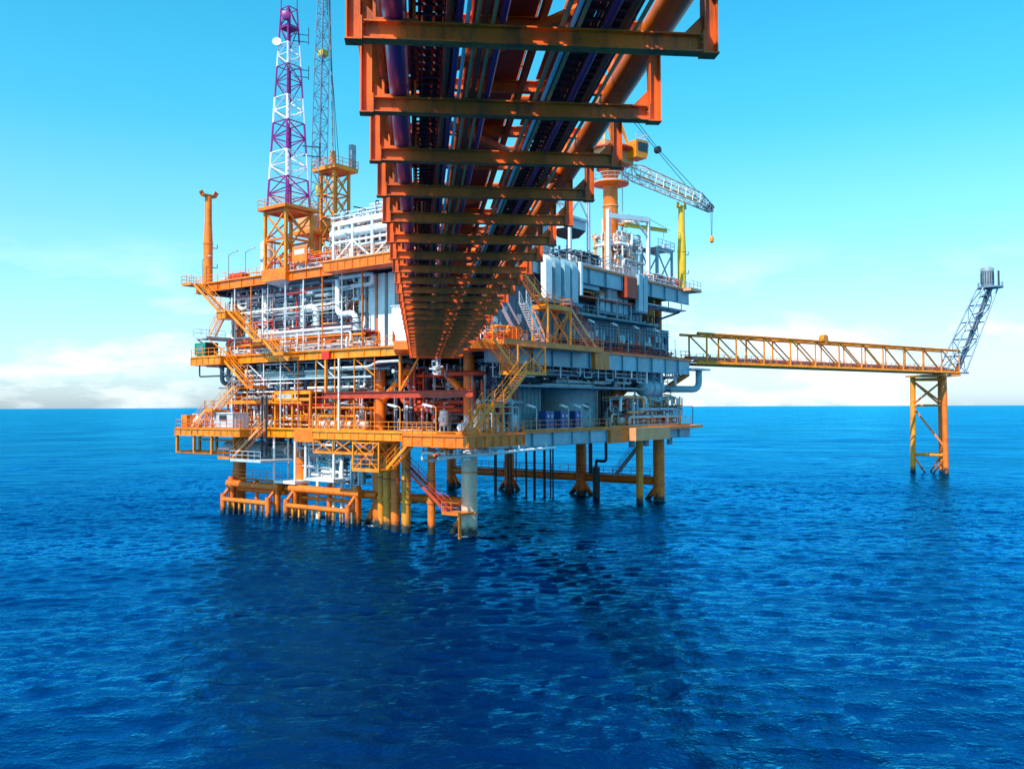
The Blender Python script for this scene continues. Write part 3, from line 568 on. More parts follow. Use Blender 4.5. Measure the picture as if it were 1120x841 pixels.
# ------------------------------------------------------------------ conductors, risers, boat landings
def build_waterline():
    for ci, (u, v, r, m) in enumerate(((-1.2, 12.0, .42, 'leg_olive'), (-2.2, 10.0, .5, 'leg_olive'), (-2.8, 8.2, .5, 'leg_orange'), (-2.8, 6.6, .5, 'leg_olive'), (-1.8, 3.8, .42, 'leg_orange'))):
        c = MB().tube((u, v, -7), (u, v, ZL-.9), r, 18).build('conductor_pipe', m, None)
        c.location = (0, 0, 0); c.matrix_world = PM.copy()
        tag(c, f'thick vertical conductor pipe in the sea, {ORD[4-ci]} from the cream front leg', 'pipe', 'conductor pipes between the front legs')
        MB().lathe([(r, 0), (r+.1, .03), (r+.1, .3), (r, .33)], (u, v, 3.2), n=18).build('clamp_ring', m, c)
        MB().lathe([(r, 0), (r+.06, .02), (r+.06, .12), (r, .14)], (u, v, 5.6), n=18).build('clamp_ring', 'brown_red', c)
    for va, vb, lab in ((15.0, 26.2, 'orange boat landing fender rack in front of the white risers'), (29.4, 38.9, 'orange boat landing fender rack below the far end stair')):
        t = thing('boat_landing', lab, 'boat landing', (-3.4, va, 0))
        ln = vb-va
        MB().tube((0, 0, 1.75), (0, ln, 1.75), .3, 14).build('fender_rail', 'leg_orange', t)
        MB().tube((1.3, -.6, 3.7), (1.3, ln+.6, 3.7), .48, 16).build('back_rail', 'leg_orange', t)
        k = int(ln/1.15)
        for i in range(k+1):
            y = .15+i*(ln-.3)/k; big = i in (0, k)
            MB().tube((0, y, -2.2), (0, y, 2.5 if big else 1.75), .34 if big else .15, 12).build('fender_post', 'leg_orange' if big else 'leg_olive', t)
            if i % 3 == 0 or big: MB().tube((0, y, 1.75), (1.3, y, 1.75), .18, 10).build('strut', 'leg_orange', t)
            if big: MB().tube((1.3, y, -2), (1.3, y, 4.6), .42, 14).build('back_post', 'leg_orange', t); MB().tube((0, y, 2.2), (1.3, y, 3.6), .2, 10).build('strut', 'leg_orange', t)
        for y in (.4, ln-.4): MB().tube((1.3, y, 3.7), (3.4, y, 3.4), .3, 12).build('stub', 'leg_orange', t)
    for (v0, v1, zz, r) in ((12.5, 28.5, 3.55, .36), (28.5, 39, 3.0, .34), (16, 27, 2.6, .22)): strut('riser_guard', (-1.4, v0, zz), (-1.4, v1, zz), r, 'leg_orange', PLAT, 14)
    for v in (15.4, 20.6, 26.0, 30, 34.4, 38.6): strut('riser_guard_post', (-1.4, v, -3), (-1.4, v, 4.4), .26, 'leg_orange', PLAT, 12)
    MB().rail([(-1.8, 29, 4.4), (-1.8, 39, 4.4)], 1.1, 1.4, .06).build('railing', 'orange', PLAT, False); MB().box(-2.0, -.6, 28.8, 39.2, 4.3, 4.39).build('landing_walkway', 'grating', PLAT, False)
    # white risers and small hanging access platforms under the lower deck
    for (u, v, z0, r, m) in ((-1, 20.2, -3, .2, 'white'), (-1, 18.8, -3, .2, 'white'), (-.6, 17.6, -3, .16, 'pale_blue'), (.5, 22.5, -3, .34, 'pale_grey'), (.2, 24.5, -3, .22, 'white'), (-.5, 16.4, -3, .18, 'pale_grey')):
        MB().path([(u, v, z0), (u, v, 7.6), (u+2.2, v+1.4, ZL-1)], r, 12, .8).build('riser', m, PLAT)
    for (u0, u1, v0, v1, z) in ((-2.6, -.4, 25.4, 29.4, 4.6), (-2.8, .5, 18.2, 23.2, 5.2)):
        p = MB().box(u0, u1, v0, v1, z-.35, z).build('hanging_platform', 'white', PLAT, False); h = MB()
        for (x, y) in ((u0, v0), (u1, v0), (u1, v1), (u0, v1)): h.tube((x, y, z), (x, y, ZL-.9), .15, 8)
        h.build('hanger_pipe', 'white', p)
    MB().bar((-2.4, 17.8, 9.2), (-2.4, 24, 9.2), .5, .22).build('pipe_support_beam', 'white', PLAT, False)
    # dark conductors and pump caissons under the far edge
    for i in range(11):
        u = 38+rnd.uniform(-1.5, 1); v = 14.5+i*1.2
        MB().tube((u, v, -6), (u, v, ZL-1.3), rnd.choice((.09, .12, .2)), 10).build('caisson', 'dark', PLAT)
    MB().tube((37.6, 0, -6), (37.6, 0, ZL-.8), .5, 16).build('caisson', 'leg_olive', PLAT)
    MB().lathe([(.5, 0), (.75, .1), (.75, .3), (.5, .35)], (37.6, 0, 8.9), n=16).build('caisson_flange', 'deep_yellow', PLAT)
    MB().tube((40.0, 8.6, -6), (40, 8.6, 4.6), .55, 16).build('caisson', 'dark', PLAT)
    MB().path([(40, 8.6, 4.6), (40, 8.6, 5.6), (38.5, 7, 5.6), (38.5, 6, 5.6), (38.5, 6, ZL-1)], .22, 10, .5).build('pump_pipe', 'dark', PLAT)
    MB().path([(40, 9.6, 3.6), (40, 9.6, ZL-1)], .3, 10).build('pump_pipe', 'dark', PLAT)
    stair((39.5, 5.4, 3.4), (39.5, -1, ZL-.4), (1, 0, 0), .8, 'grey')
    for (u, v) in ((34, -3), (41, -3), (30, -3)): MB().tube((u, v, 8.2), (u, v, ZL-.4), .4, 12).build('drain_pot', 'grey', PLAT)
    # long white drain line and grey vessel slung under the deck
    MB().path([(-9.5, -4.0, 8.7), (-4, -6.2, 9.0), (8, -5.6, 9.1)], .17, 10).build('drain_line', 'white', PLAT)
    for k in range(3): MB().bar((-4+k*5, -6+k*.1, 9.0), (-4+k*5, -6+k*.1, ZL-1.3), .1, .1).build('pipe_hanger', 'white', PLAT, False)
    t = thing('slung_vessel', 'long grey horizontal vessel slung beneath the lower deck', 'vessel', (1.5, 25.5, 7.9))
    MB().vessel((0, 0, 0), (0, 19, 0), 1.15, 24).build('shell', 'pale_grey', t)
    for y in (3, 9, 15.5):
        MB().box(-1.3, 1.3, y-.15, y+.15, -.3, 2.0).build('saddle', 'grey', t, False)
build_waterline()

# ------------------------------------------------------------------ flare bridge, support and flare boom
def build_flare():
    S = Vector((28.6, 134.8, ZM-.2)); E_ = Vector((89.0, 178.0, ZM-.2)); d = E_-S; ln = d.length; rz = math.atan2(d.y, d.x)
    def T(name, label, cat, loc):
        o = bpy.data.objects.new(name, None); COL.objects.link(o); o.location = loc; o.rotation_euler = (0, 0, rz); return tag(o, label, cat)
    t = T('flare_bridge', 'yellow trussed walkway bridge reaching out to the flare over open sea', 'bridge', S)
    H, W, n = 4.5, 3.6, 11; b = ln/n; sg = (-W/2, W/2)
    for y in sg:
        MB().tube((-2, y, 0), (ln, y, 0), .24, 14).build('bottom_chord', 'yellow', t); MB().tube((-2, y, H), (ln, y, H), .22, 14).build('top_chord', 'yellow', t)
        for i in range(n+1): strut('truss_vertical', (i*b, y, 0), (i*b, y, H), .15, 'yellow', t)
        for i in range(n):
            strut('truss_diagonal', (i*b, y, H), ((i+1)*b, y, 0), .13, 'yellow', t)
    for i in range(n+1):
        strut('cross_tie', (i*b, sg[0], 0), (i*b, sg[1], 0), .12, 'yellow', t); strut('cross_tie', (i*b, sg[0], H), (i*b, sg[1], H), .10, 'yellow', t)
    for i in range(n): strut('plan_brace', (i*b, sg[i % 2], H), ((i+1)*b, sg[1-i % 2], H), .09, 'yellow', t)
    MB().box(-2, ln, -1.5, 1.5, .28, .34).build('walkway', 'grating', t, False)
    MB().rail([(-2, -1.5, .34), (ln, -1.5, .34)], 1.1, 1.6, .06).build('handrail', 'yellow', t, False); MB().rail([(-2, 1.5, .34), (ln, 1.5, .34)], 1.1, 1.6, .06).build('handrail', 'yellow', t, False)
    MB().tube((-2, .7, .9), (ln, .7, .9), .3, 12).build('flare_line', 'brown_red', t); MB().tube((-2, -.5, .7), (ln, -.5, .7), .15, 10).build('flare_line', 'galv', t)
    for i in range(n*2): MB().box(i*b/2+.4, i*b/2+.6, -1.4, 1.4, .36, .6).build('pipe_support', 'yellow', t, False)
    MB().lathe([(.0, -.5), (.7, -.5), (.75, -.3), (.75, .3), (.7, .5), (0, .5)], (n*.395*b, -W/2, H+.45), (0, 1, 0), 20).build('hose_reel', 'deep_yellow', t)
    # tripod support
    s = T('flare_support_tower', 'slender yellow tubular support tower standing in the sea under the flare', 'support tower', (E_.x-3.0, E_.y+.5, 0)); s.rotation_euler = (0, 0, 0)
    legs = [((-3.6, 2.6), (-3.4, 2.3)), ((.3, -3.6), (.4, -3.0)), ((2.6, 3.0), (2.4, 2.6))]
    for (a, c) in legs: MB().tube((*a, -8), (*c, ZM-.5), .52, 16).build('leg', 'leg_orange' if a[0] > 0 else 'leg_olive', s)
    for z, r in ((3.6, .3), (13.6, .22), (ZM-1.4, .3)):
        f = (z+8)/28
        pp = [(a[0]+(c[0]-a[0])*f, a[1]+(c[1]-a[1])*f, z) for a, c in legs]
        for i in range(3): strut('ring_brace', pp[i], pp[(i+1) % 3], r, 'yellow', s)
    for (z0, z1, i, j) in ((13.6, 5, 0, 1), (ZM-1.4, 13.6, 0, 1), (ZM-1.4, 13.6, 1, 0), (ZM-1.4, 13.6, 0, 2), (3.6, -6, 0, 1), (3.6, -6, 1, 0), (3.6, -6, 2, 0)):
        strut('diagonal_brace', (*legs[i][0], z0), (*legs[j][0], z1), .2, 'leg_orange', s)
    MB().box(-4.4, 3.4, -4.0, 3.6, ZM-.9, ZM-.55).build('bearing_cap', 'yellow', s, False)
    # leaning lattice boom
    f = T('flare_boom', 'grey lattice flare boom leaning outward beyond the yellow bridge end', 'flare boom', (E_.x+.6, E_.y+.2, E_.z)); f.rotation_euler = (0, 0, 0)
    lean = 7.6; top = 17.2; w0, w1 = 3.6, 2.6; nb = 5; lv = []
    MB().tube((0, -1.8, .0), (2.2, -1.8, 0), .2, 10).build('base_chord', 'galv', f); MB().tube((0, 1.8, .0), (2.2, 1.8, 0), .2, 10).build('base_chord', 'galv', f)
    for k in range(nb+1):
        q = k/nb; ww = (w0+(w1-w0)*q)/2; cx = lean*q; lv.append([(cx-ww-.6, -ww, top*q), (cx+ww-.2, -ww, top*q), (cx+ww-.2, ww, top*q), (cx-ww-.6, ww, top*q)])
    for c in range(4): MB().path([l_[c] for l_ in lv], .17, 10).build('boom_leg', 'galv', f)
    for k in range(nb+1):
        for c in range(4):
            strut('boom_tie', lv[k][c], lv[k][(c+1) % 4], .1, 'galv', f, 6)
            if k < nb: strut('boom_brace', lv[k][c] if (k+c) % 2 else lv[k][(c+1) % 4], lv[k+1][(c+1) % 4] if (k+c) % 2 else lv[k+1][c], .1, 'galv', f, 6)
    MB().tube((1, .3, 0), (lean+.6, .3, top), .32, 12).build('flare_pipe', 'galv', f); MB().tube((.2, -.6, 0), (lean-.2, -.6, top), .16, 10).build('flare_pipe', 'dark_blue', f)
    MB().tube((.6, .9, 0), (lean+.2, .9, top), .12, 8).build('flare_pipe', 'galv', f)
    for k in range(5): MB().box(lean*k/5+.1, lean*k/5+1.4, -1.2, 1.2, top*k/5+1.8, top*k/5+1.88).build('rest_platform', 'dark', f, False)
    cx = lean
    p = MB().lathe([(0, 0), (2.4, .0), (2.4, .16), (0, .16)], (cx+.3, 0, top+.1), n=24).build('top_platform', 'galv', f)
    pr = [(cx+.3+2.3*math.cos(2*math.pi*k/14), 2.3*math.sin(2*math.pi*k/14), top+.26) for k in range(15)]
    MB().rail(pr, 1.0, 1.2, .05).build('platform_rail', 'galv', p, False)
    MB().lathe([(1.0, .2), (1.15, .6), (1.15, 3.2), (1.25, 3.3), (1.25, 3.9), (1.05, 4.2), (.9, 4.25)], (cx-.3, 0, top+.1), n=24).build('flare_tip', 'grey', f)
    sl = MB()
    for k in range(16): a = 2*math.pi*k/16; sl.bar((cx-.3+1.2*math.cos(a), 1.2*math.sin(a), top+.9), (cx-.3+1.2*math.cos(a), 1.2*math.sin(a), top+3.2), .1, .1)
    sl.build('tip_shroud_slats', 'dark', f, False, 'stuff')
    MB().tube((cx+2.0, 0, top+.2), (cx+2.0, 0, top+3.7), .2, 10).build('pilot_stack', 'dark_blue', f)
build_flare()

# ------------------------------------------------------------------ cranes, boom rests, telecom tower
def lattice(parent, a, b, wa, wb, n, r, mat, side=None, names=('boom_chord', 'boom_brace'), ha=None, hb=None):
    """four-chord lattice between points a and b"""
    a = V3(a); b = V3(b); d = (b-a).normalized(); up = V3(side or (0, 0, 1))
    if abs(d.dot(up)) > .98: up = Vector((1, 0, 0))
    x = d.cross(up).normalized(); y = x.cross(d).normalized(); ha = ha or wa; hb = hb or wb; L_ = []
    for k in range(n+1):
        t = k/n; p = a.lerp(b, t); wx = (wa+(wb-wa)*t)/2; wy = (ha+(hb-ha)*t)/2
        L_.append([p-x*wx-y*wy, p+x*wx-y*wy, p+x*wx+y*wy, p-x*wx+y*wy])
    for c in range(4): MB().path([l_[c] for l_ in L_], r, 6).build(names[0], mat, parent)
    for k in range(n):
        m = MB()
        for c in range(4):
            p, q = (L_[k][c], L_[k+1][(c+1) % 4]) if (k+c) % 2 else (L_[k][(c+1) % 4], L_[k+1][c])
            m.tube(p, q, r*.6, 5); m.tube(L_[k+1][c], L_[k+1][(c+1) % 4], r*.6, 5)
        m.build(names[1], mat, parent)
    return L_
def build_tower():
    t = thing('telecom_tower', 'tall red and white banded lattice radio tower on an orange frame', 'tower', (-1.2, 28.5, ZU))
    hw = 2.0
    cs = [(-hw, -hw), (hw, -hw), (hw, hw), (-hw, hw)]
    b = MB().box(-hw-.3, hw+.3, -hw-.3, hw+.3, -1.0, .5).build('base_block', 'orange', t, False)
    MB().add([(-hw-.2, -hw-.2, -1.0), (hw+.2, -hw-.2, -1.0), (hw+.2, hw+.2, -1.0), (-hw-.2, hw+.2, -1.0), (0, 0, -1.9)], [(1,0,4), (2,1,4), (3,2,4), (0,3,4), (0,1,2,3)]).build('drip_pan', 'pale_grey', b, False)
    for (x, y) in cs: MB().bar((x, y, .5), (x, y, 7.9), .34, .34).build('frame_post', 'yellow', t, False)
    for za, zb in ((.5, 4.2), (4.2, 7.7)):
        for i in range(4):
            p, q = cs[i], cs[(i+1) % 4]
            MB().bar((*p, zb), (*q, zb), .26, .26).build('frame_rail', 'orange', t, False)
            MB().bar((*p, za), (*q, zb), .16, .16).build('frame_brace', 'yellow', t, False); MB().bar((*q, za), (*p, zb), .16, .16).build('frame_brace', 'yellow', t, False)
    d = MB().box(-hw-.7, hw+.7, -hw-.7, hw+.7, 7.9, 8.2).build('frame_deck', 'orange', t, False)
    e = hw+.65; MB().rail([(-e, -e, 8.2), (e, -e, 8.2), (e, e, 8.2), (-e, e, 8.2), (-e, -e, 8.2)], 1.1, 1.4, .05).build('deck_rail', 'yellow', d, False)
    bands = [8.2, 12, 15.4, 19.2, 22.4, 26.4, 29.2, 33.8]
    for k in range(7):
        za, zb = bands[k], bands[k+1]; mat = 'tower_red' if k % 2 == 0 else 'tower_white'
        wa = (3.7-2.3*(za-8.2)/25.6); wb = (3.7-2.3*(zb-8.2)/25.6)
        L_ = lattice(t, (0, 0, za), (0, 0, zb), wa, wb, 2 if k < 5 else 2, .13 if k < 4 else .11, mat, (0, 1, 0), ('tower_leg', 'tower_brace'))
        m = MB().bar((-.15, -.1, za), (-.15, -.1, zb), .22, .12); m.bar((.15, .1, za), (.15, .1, zb), .09, .09)
        for j in range(int((zb-za)/.5)): m.bar((-.2, .1, za+j*.5), (.2, .1, za+j*.5), .05, .05)
        m.build('cable_ladder', mat, t, False)
    MB().lathe([(0, 0), (.25, .05), (.52, .2), (.56, .23), (.2, .08), (0, .04)], (-1.2, .9, 29.4), (-.6, -.6, .2), 18).build('dish_antenna', 'white', t)
    MB().lathe([(.55, 0), (.55, .5), (.3, .6)], (-.9, -.6, 32.4), (-.7, -.6, 0), 16).build('drum_antenna', 'tower_red', t)
    MB().box(-.9, .9, -.9, .9, 31.2, 31.35).build('top_deck', 'tower_red', t, False)
    for (x, y, z, l_) in ((.7, -.7, 33.8, 2.2), (-.7, .7, 33.8, 1.6), (1.9, -1.5, 29.5, 2.2), (2.0, -1.4, 25, 1.8)):
        m = MB().bar((x, y, z), (x, y, z+l_), .07, .07)
        if z < 33: m.bar((x, y, z+.3), (.4, -.4, z+.3), .08, .08); m.bar((x, y, z+1.2), (.4, -.4, z+1.2), .08, .08)
        m.build('whip_antenna', 'dark_blue', t, False)
    m = MB(); m.bar((1.2, -1.2, 15.2), (3.0, -2.4, 15.2), .12, .12); m.bar((1.2, -1.2, 16.4), (3.0, -2.4, 16.4), .12, .12); m.bar((3, -2.4, 14.6), (3, -2.4, 17), .12, .12)
    m.build('antenna_bracket', 'dark_blue', t, False)
def boom_rest(label, loc, mat, h):
    t = thing('boom_rest_post', label, 'post', loc)
    MB().lathe([(.62, 0), (.62, h*.45), (.48, h*.7), (.46, h-.5)], (0, 0, 0), n=20).build('column', mat, t)
    MB().lathe([(.5, 0), (.66, .05), (.66, .25), (.5, .3)], (0, 0, h*.44), n=20).build('collar', mat, t)
    m = MB(); m.box(-1.0, 1.0, -.35, .35, h-.5, h-.2); m.bar((.95, 0, h-.3), (1.3, 0, h+.35), .6, .14, (0, 1, 0)); m.bar((-.95, 0, h-.3), (-1.2, 0, h+.15), .6, .14, (0, 1, 0))
    m.build('cradle', mat, t, False)
    MB().box(-.9, .9, -.9, .9, -.02, .12).build('foot_plate', mat, t, False)
    for z in (2.5, 5.2): MB().path([(.5, -.3, z), (1.1, -.5, z), (1.1, -.5, z+.5)], .06, 6).build('bracket', 'dark', t)
def build_cranes():
    boom_rest('tall slim orange post at the upper deck end above the zigzag stairs', (-1.6, 45.0, ZU), 'orange', 12.7)
    boom_rest('tall lime yellow post whose cradle carries the lowered crane boom', (43.3, -4.0, ZU), 'lime_post', 12.4)
    c = thing('pedestal_crane', 'orange pedestal crane with its grey boom lowered onto a rest post', 'crane', (30, 0, ZU))
    MB().lathe([(1.0, -.0), (1.0, 9), (1.0, 14.2), (1.45, 15.2)], (0, 0, 0), n=28).build('pedestal', 'orange', c)
    for z in (.4, 5.8, 10.2): MB().lathe([(1.0, 0), (1.09, .02), (1.09, .2), (1.0, .22)], (0, 0, z), n=28).build('pedestal_ring', 'beige', c)
    m = MB(); m.bar((1.1, -1.2, 0), (1.1, -1.2, 15), .08, .08); m.bar((1.5, -1.0, 0), (1.5, -1.0, 15), .08, .08)
    for k in range(36): m.bar((1.1, -1.2, .4*k+.4), (1.5, -1.0, .4*k+.4), .05, .05)
    m.build('ladder', 'pale_grey', c, False)
    p = MB().box(.3, 2.6, -2.4, -.9, 7.7, 7.9).build('rest_platform', 'deep_yellow', c, False); MB().rail([(.3, -2.4, 7.9), (2.6, -2.4, 7.9), (2.6, -.9, 7.9)], 1.1, 1, .05).build('platform_rail', 'pale_grey', p, False)
    p = MB().lathe([(1.0, 0), (2.3, .3), (2.5, .35), (2.5, .5), (1.0, .5)], (0, 0, 12.9), n=24).build('gallery', 'orange', c)
    MB().rail([(2.45*math.cos(k*math.pi/8), 2.45*math.sin(k*math.pi/8), 13.4) for k in range(17)], 1.1, 1.2, .05).build('gallery_rail', 'pale_grey', p, False)
    MB().lathe([(1.5, 0), (1.9, .1), (1.9, .7), (1.5, .8)], (0, 0, 15.2), n=28).build('slew_ring', 'brown_red', c)
    bd = Vector((.96, -.28, 0)); sd_ = Vector((.28, .96, 0))
    h = MB(); ctr = Vector((0, 0, 16.0)); fw = bd*2.6; s2 = sd_*1.8
    h.hexa([ctr-fw-s2, ctr+fw-s2, ctr+fw+s2, ctr-fw+s2]+[q+Vector((0, 0, 2.6)) for q in (ctr-fw-s2, ctr+fw-s2, ctr+fw+s2, ctr-fw+s2)]); h.build('machinery_house', 'beige', c, False)
    p = MB().lathe([(1.9, 0), (3.3, .1), (3.3, .3), (1.9, .3)], (0, 0, 17.6), n=20).build('gallery', 'brown_red', c)
    # cab on the right of the house
    cc = bd*2.6-sd_*2.5+Vector((0, 0, 16.6)); cb = MB(); fw = bd*1.1; s2 = sd_*.95
    lo = [cc-fw-s2, cc+fw*.8-s2, cc+fw*.8+s2, cc-fw+s2]; hi = [cc-fw-s2, cc+fw*1.15-s2, cc+fw*1.15+s2, cc-fw+s2]
    cab = cb.hexa(lo+[q+Vector((0, 0, 2.3)) for q in hi]).build('cab', 'yellow', c, False)
    for sg, ww in ((-1, .8),):
        q = cc-s2*1.02+Vector((0, 0, 1.2)); MB().hexa([q-fw*.7-sd_*.03-Vector((0,0,.3)), q+fw*.8-sd_*.03-Vector((0,0,.3)), q+fw*.8-Vector((0,0,.3)), q-fw*.7-Vector((0,0,.3)), q-fw*.7-sd_*.03+Vector((0,0,.85)), q+fw*.95-sd_*.03+Vector((0,0,.85)), q+fw*.95+Vector((0,0,.85)), q-fw*.7+Vector((0,0,.85))]).build('cab_window', 'glass', cab, False)
    q = cc+fw*1.02+Vector((0, 0, .5)); MB().hexa([q-s2*.85, q+bd*.06-s2*.85, q+bd*.06+s2*.85, q+s2*.85]+[k_+bd*.22+Vector((0, 0, 1.6)) for k_ in (q-s2*.85, q+bd*.06-s2*.85, q+bd*.06+s2*.85, q+s2*.85)]).build('windscreen', 'glass', cab, False)
    z = Vector((0, 0, 2.3)); MB().rail([cc-fw-s2+z, cc+fw-s2+z, cc+fw+s2+z], 1.0, .7, .05).build('cab_roof_rail', 'pale_grey', cab, False)
    # A-frame
    apex = -bd*1.2+Vector((0, 0, 27.2))
    for sg in (-1, 1):
        MB().bar(bd*2+sd_*1.4*sg+Vector((0, 0, 18.6)), apex+sd_*.5*sg, .3, .3).build('a_frame_leg', 'yellow', c, False); MB().bar(-bd*2.4+sd_*1.4*sg+Vector((0, 0, 18.6)), apex+sd_*.5*sg, .3, .3).build('a_frame_leg', 'deep_yellow', c, False)
    for q in (.3, .6): MB().bar((bd*2+sd_*1.4+Vector((0,0,18.6))).lerp(apex, q), (bd*2-sd_*1.4+Vector((0,0,18.6))).lerp(apex, q), .16, .16).build('a_frame_tie', 'yellow', c, False)
    MB().box(apex.x-1.2, apex.x+1.2, apex.y-1.2, apex.y+1.2, apex.z-.2, apex.z+.1).build('a_frame_top', 'deep_yellow', c, False)
    # boom lowered onto the rest
    pv = bd*1.9+Vector((0, 0, 15.7)); tip = bd*20.6+Vector((0, 0, 12.9)); mid = pv.lerp(tip, .82)+Vector((0, 0, .35))
    first = pv.lerp(mid, .2)+Vector((0, 0, .3))
    lattice(c, pv, first, .7, 1.6, 2, .09, 'boom_steel', None, ha=.7, hb=2.0)
    lattice(c, first, mid, 1.6, 1.5, 8, .09, 'boom_steel', None, ha=2.0, hb=1.7)
    lattice(c, mid, tip+Vector((0, 0, -.3)), 1.5, .8, 4, .1, 'grey', None, ha=1.7, hb=.7)
    MB().tube(first+Vector((0,0,-.2)), mid+Vector((0,0,-.2)), .16, 8).build('boom_walkway_pipe', 'beige', c)
    for k in range(3): MB().lathe([(0, -.1), (.45, -.1), (.45, .1), (0, .1)], tip+bd*(-.4*k)+Vector((0, 0, .1-.05*k)), sd_, 14).build('tip_sheave', 'dark', c)
    blk = bd*9.2+Vector((0, 0, 19.6)); MB().lathe([(0, -.3), (.5, -.3), (.5, .3), (0, .3)], blk, sd_, 14).build('bridle_block', 'dark', c)
    for sg in (-1, 1):
        MB().tube(apex+sd_*.4*sg, blk+sd_*.2*sg, .045, 5).build('luffing_wire', 'dark', c); MB().tube(blk+sd_*.2*sg, mid+sd_*.5*sg+Vector((0, 0, .8)), .045, 5).build('luffing_wire', 'dark', c)
        MB().tube(tip+sd_*.15*sg, tip+sd_*.05*sg+Vector((0, 0, -4.4)), .035, 5).build('hoist_wire', 'dark', c)
    hk = tip+Vector((0, 0, -4.6)); MB().lathe([(.05, -.7), (.3, -.5), (.32, .1), (.1, .4)], hk, n=12).build('hook_block', 'deep_yellow', c)
    # second crane at the back left, boom luffed up
    c = thing('luffed_crane', 'crane with grey lattice boom raised almost upright behind the radio tower', 'crane', (8, 30.2, ZU))
    cs = [(-1.3, -1.3), (1.3, -1.3), (1.3, 1.3), (-1.3, 1.3)]
    for (x, y) in cs: MB().bar((x, y, 0), (x, y, 15.2), .34, .34).build('mast_post', 'yellow', c, False)
    for k in range(5):
        for i in range(4):
            p, q = cs[i], cs[(i+1) % 4]; za, zb = k*3, k*3+3
            MB().bar((*p, zb), (*q, zb), .18, .18).build('mast_rail', 'orange', c, False); MB().bar((*p, za), (*q, zb), .13, .13).build('mast_brace', 'yellow', c, False); MB().bar((*q, za), (*p, zb), .13, .13).build('mast_brace', 'yellow', c, False)
    p = MB().box(-2.0, 2.2, -2.2, 2.4, 15.2, 15.6).build('top_platform', 'yellow', c, False); MB().rail([(-2, -2.2, 15.6), (2.2, -2.2, 15.6), (2.2, 2.4, 15.6), (-2, 2.4, 15.6), (-2, -2.2, 15.6)], 1.1, 1.3, .06).build('platform_rail', 'orange', p, False)
    MB().box(1.2, 2.0, -2.0, -1.4, 15.6, 19).build('flood_mast', 'grey', p, False)
    p = MB().box(-3.4, 1.6, 1.0, 4.6, 6.6, 7.0).build('winch_deck', 'orange', c, False); MB().rail([(-3.4, 1, 7), (-3.4, 4.6, 7), (1.6, 4.6, 7)], 1.1, 1.2, .05).build('deck_rail', 'yellow', p, False)
    MB().box(-3.0, .5, 1.4, 4.0, 7.0, 9.2).build('winch_house', 'beige', c, False)
    MB().tube((-.5, 2.8, 0), (-.5, 2.8, 6.6), .9, 18).build('pedestal', 'orange', c)
    b0 = Vector((-1.6, 1.6, 7.6)); b1 = Vector((-.6, 2.0, 31)); b2 = Vector((-.2, 2.2, 44))
    lattice(c, b0, b0.lerp(b1, .12), .6, 1.5, 1, .08, 'galv', (0, 1, 0)); lattice(c, b0.lerp(b1, .12), b1, 1.5, 1.4, 12, .08, 'galv', (0, 1, 0)); lattice(c, b1, b2, 1.4, .7, 8, .08, 'galv', (0, 1, 0))
    MB().box(-.9, .1, 1.5, 2.5, 31.5, 32.3).build('boom_collar', 'lime_post', c, False); MB().box(-1.7, -1.0, 1.2, 1.9, 12, 13.6).build('boom_collar', 'lime_post', c, False)
    for sg in (-.3, .3): MB().tube((1.0+sg, .5, 15.6), (b2.x+.6, b2.y+sg, 42), .045, 5).build('luffing_wire', 'dark', c)
    MB().tube((.9, 1.4, 17.8), (.7, 1.9, 40), .1, 6).build('pendant_bar', 'grey', c); MB().box(.6, 1.2, 1.2, 1.7, 17.0, 18.6).build('pendant_block', 'beige', c, False)
build_tower(); build_cranes()

# ------------------------------------------------------------------ equipment builders
def module(label, cat, u0, u1, v0, v1, z0, z1, mat, rib=.7, dep=.14, name='enclosure', roof='grey', group=None):
    """ribbed steel enclosure: each wall made of ribbed panels about four metres wide"""
    t = thing(name, label, cat, (u0, v0, z0), group); a, b, h = u1-u0, v1-v0, z1-z0
    def wall(p, q, side):
        p = Vector((*p, 0)); q = Vector((*q, 0)); n = max(1, round((q-p).length/4))
        for i in range(n):
            s_ = p.lerp(q, i/n); e_ = p.lerp(q, (i+1)/n); d_ = (q-p).normalized()*.03
            MB().corr(s_+d_, e_-d_, 0.0, h-.12, rib, dep, .06, side).build('wall_panel', mat, t, False)
            MB().bar(e_-d_+Vector((0,0,.02)), e_-d_+Vector((0,0,h-.14)), .1, .1).build('corner_post', mat, t, False)
    wall((0, 0), (a, 0), -1); wall((a, 0), (a, b), -1); wall((a, b), (0, b), -1); wall((0, b), (0, 0), -1)
    MB().box(-.16, a+.16, -.16, b+.16, h-.12, h).build('roof', roof, t, False)
    return t
def door(t, x, y, w_, h_, mat='blue', face='s'):
    d = MB().box(x, x+w_, y-.2, y-.15, .05, h_) if face == 's' else MB().box(y-.2, y-.15, x, x+w_, .05, h_)
    d = d.build('door', mat, t, False)
    (MB().box(x+w_*.3, x+w_*.7, y-.23, y-.2, h_*.62, h_*.85) if face == 's' else MB().box(y-.23, y-.2, x+w_*.3, x+w_*.7, h_*.62, h_*.85)).build('door_window', 'glass', d, False)
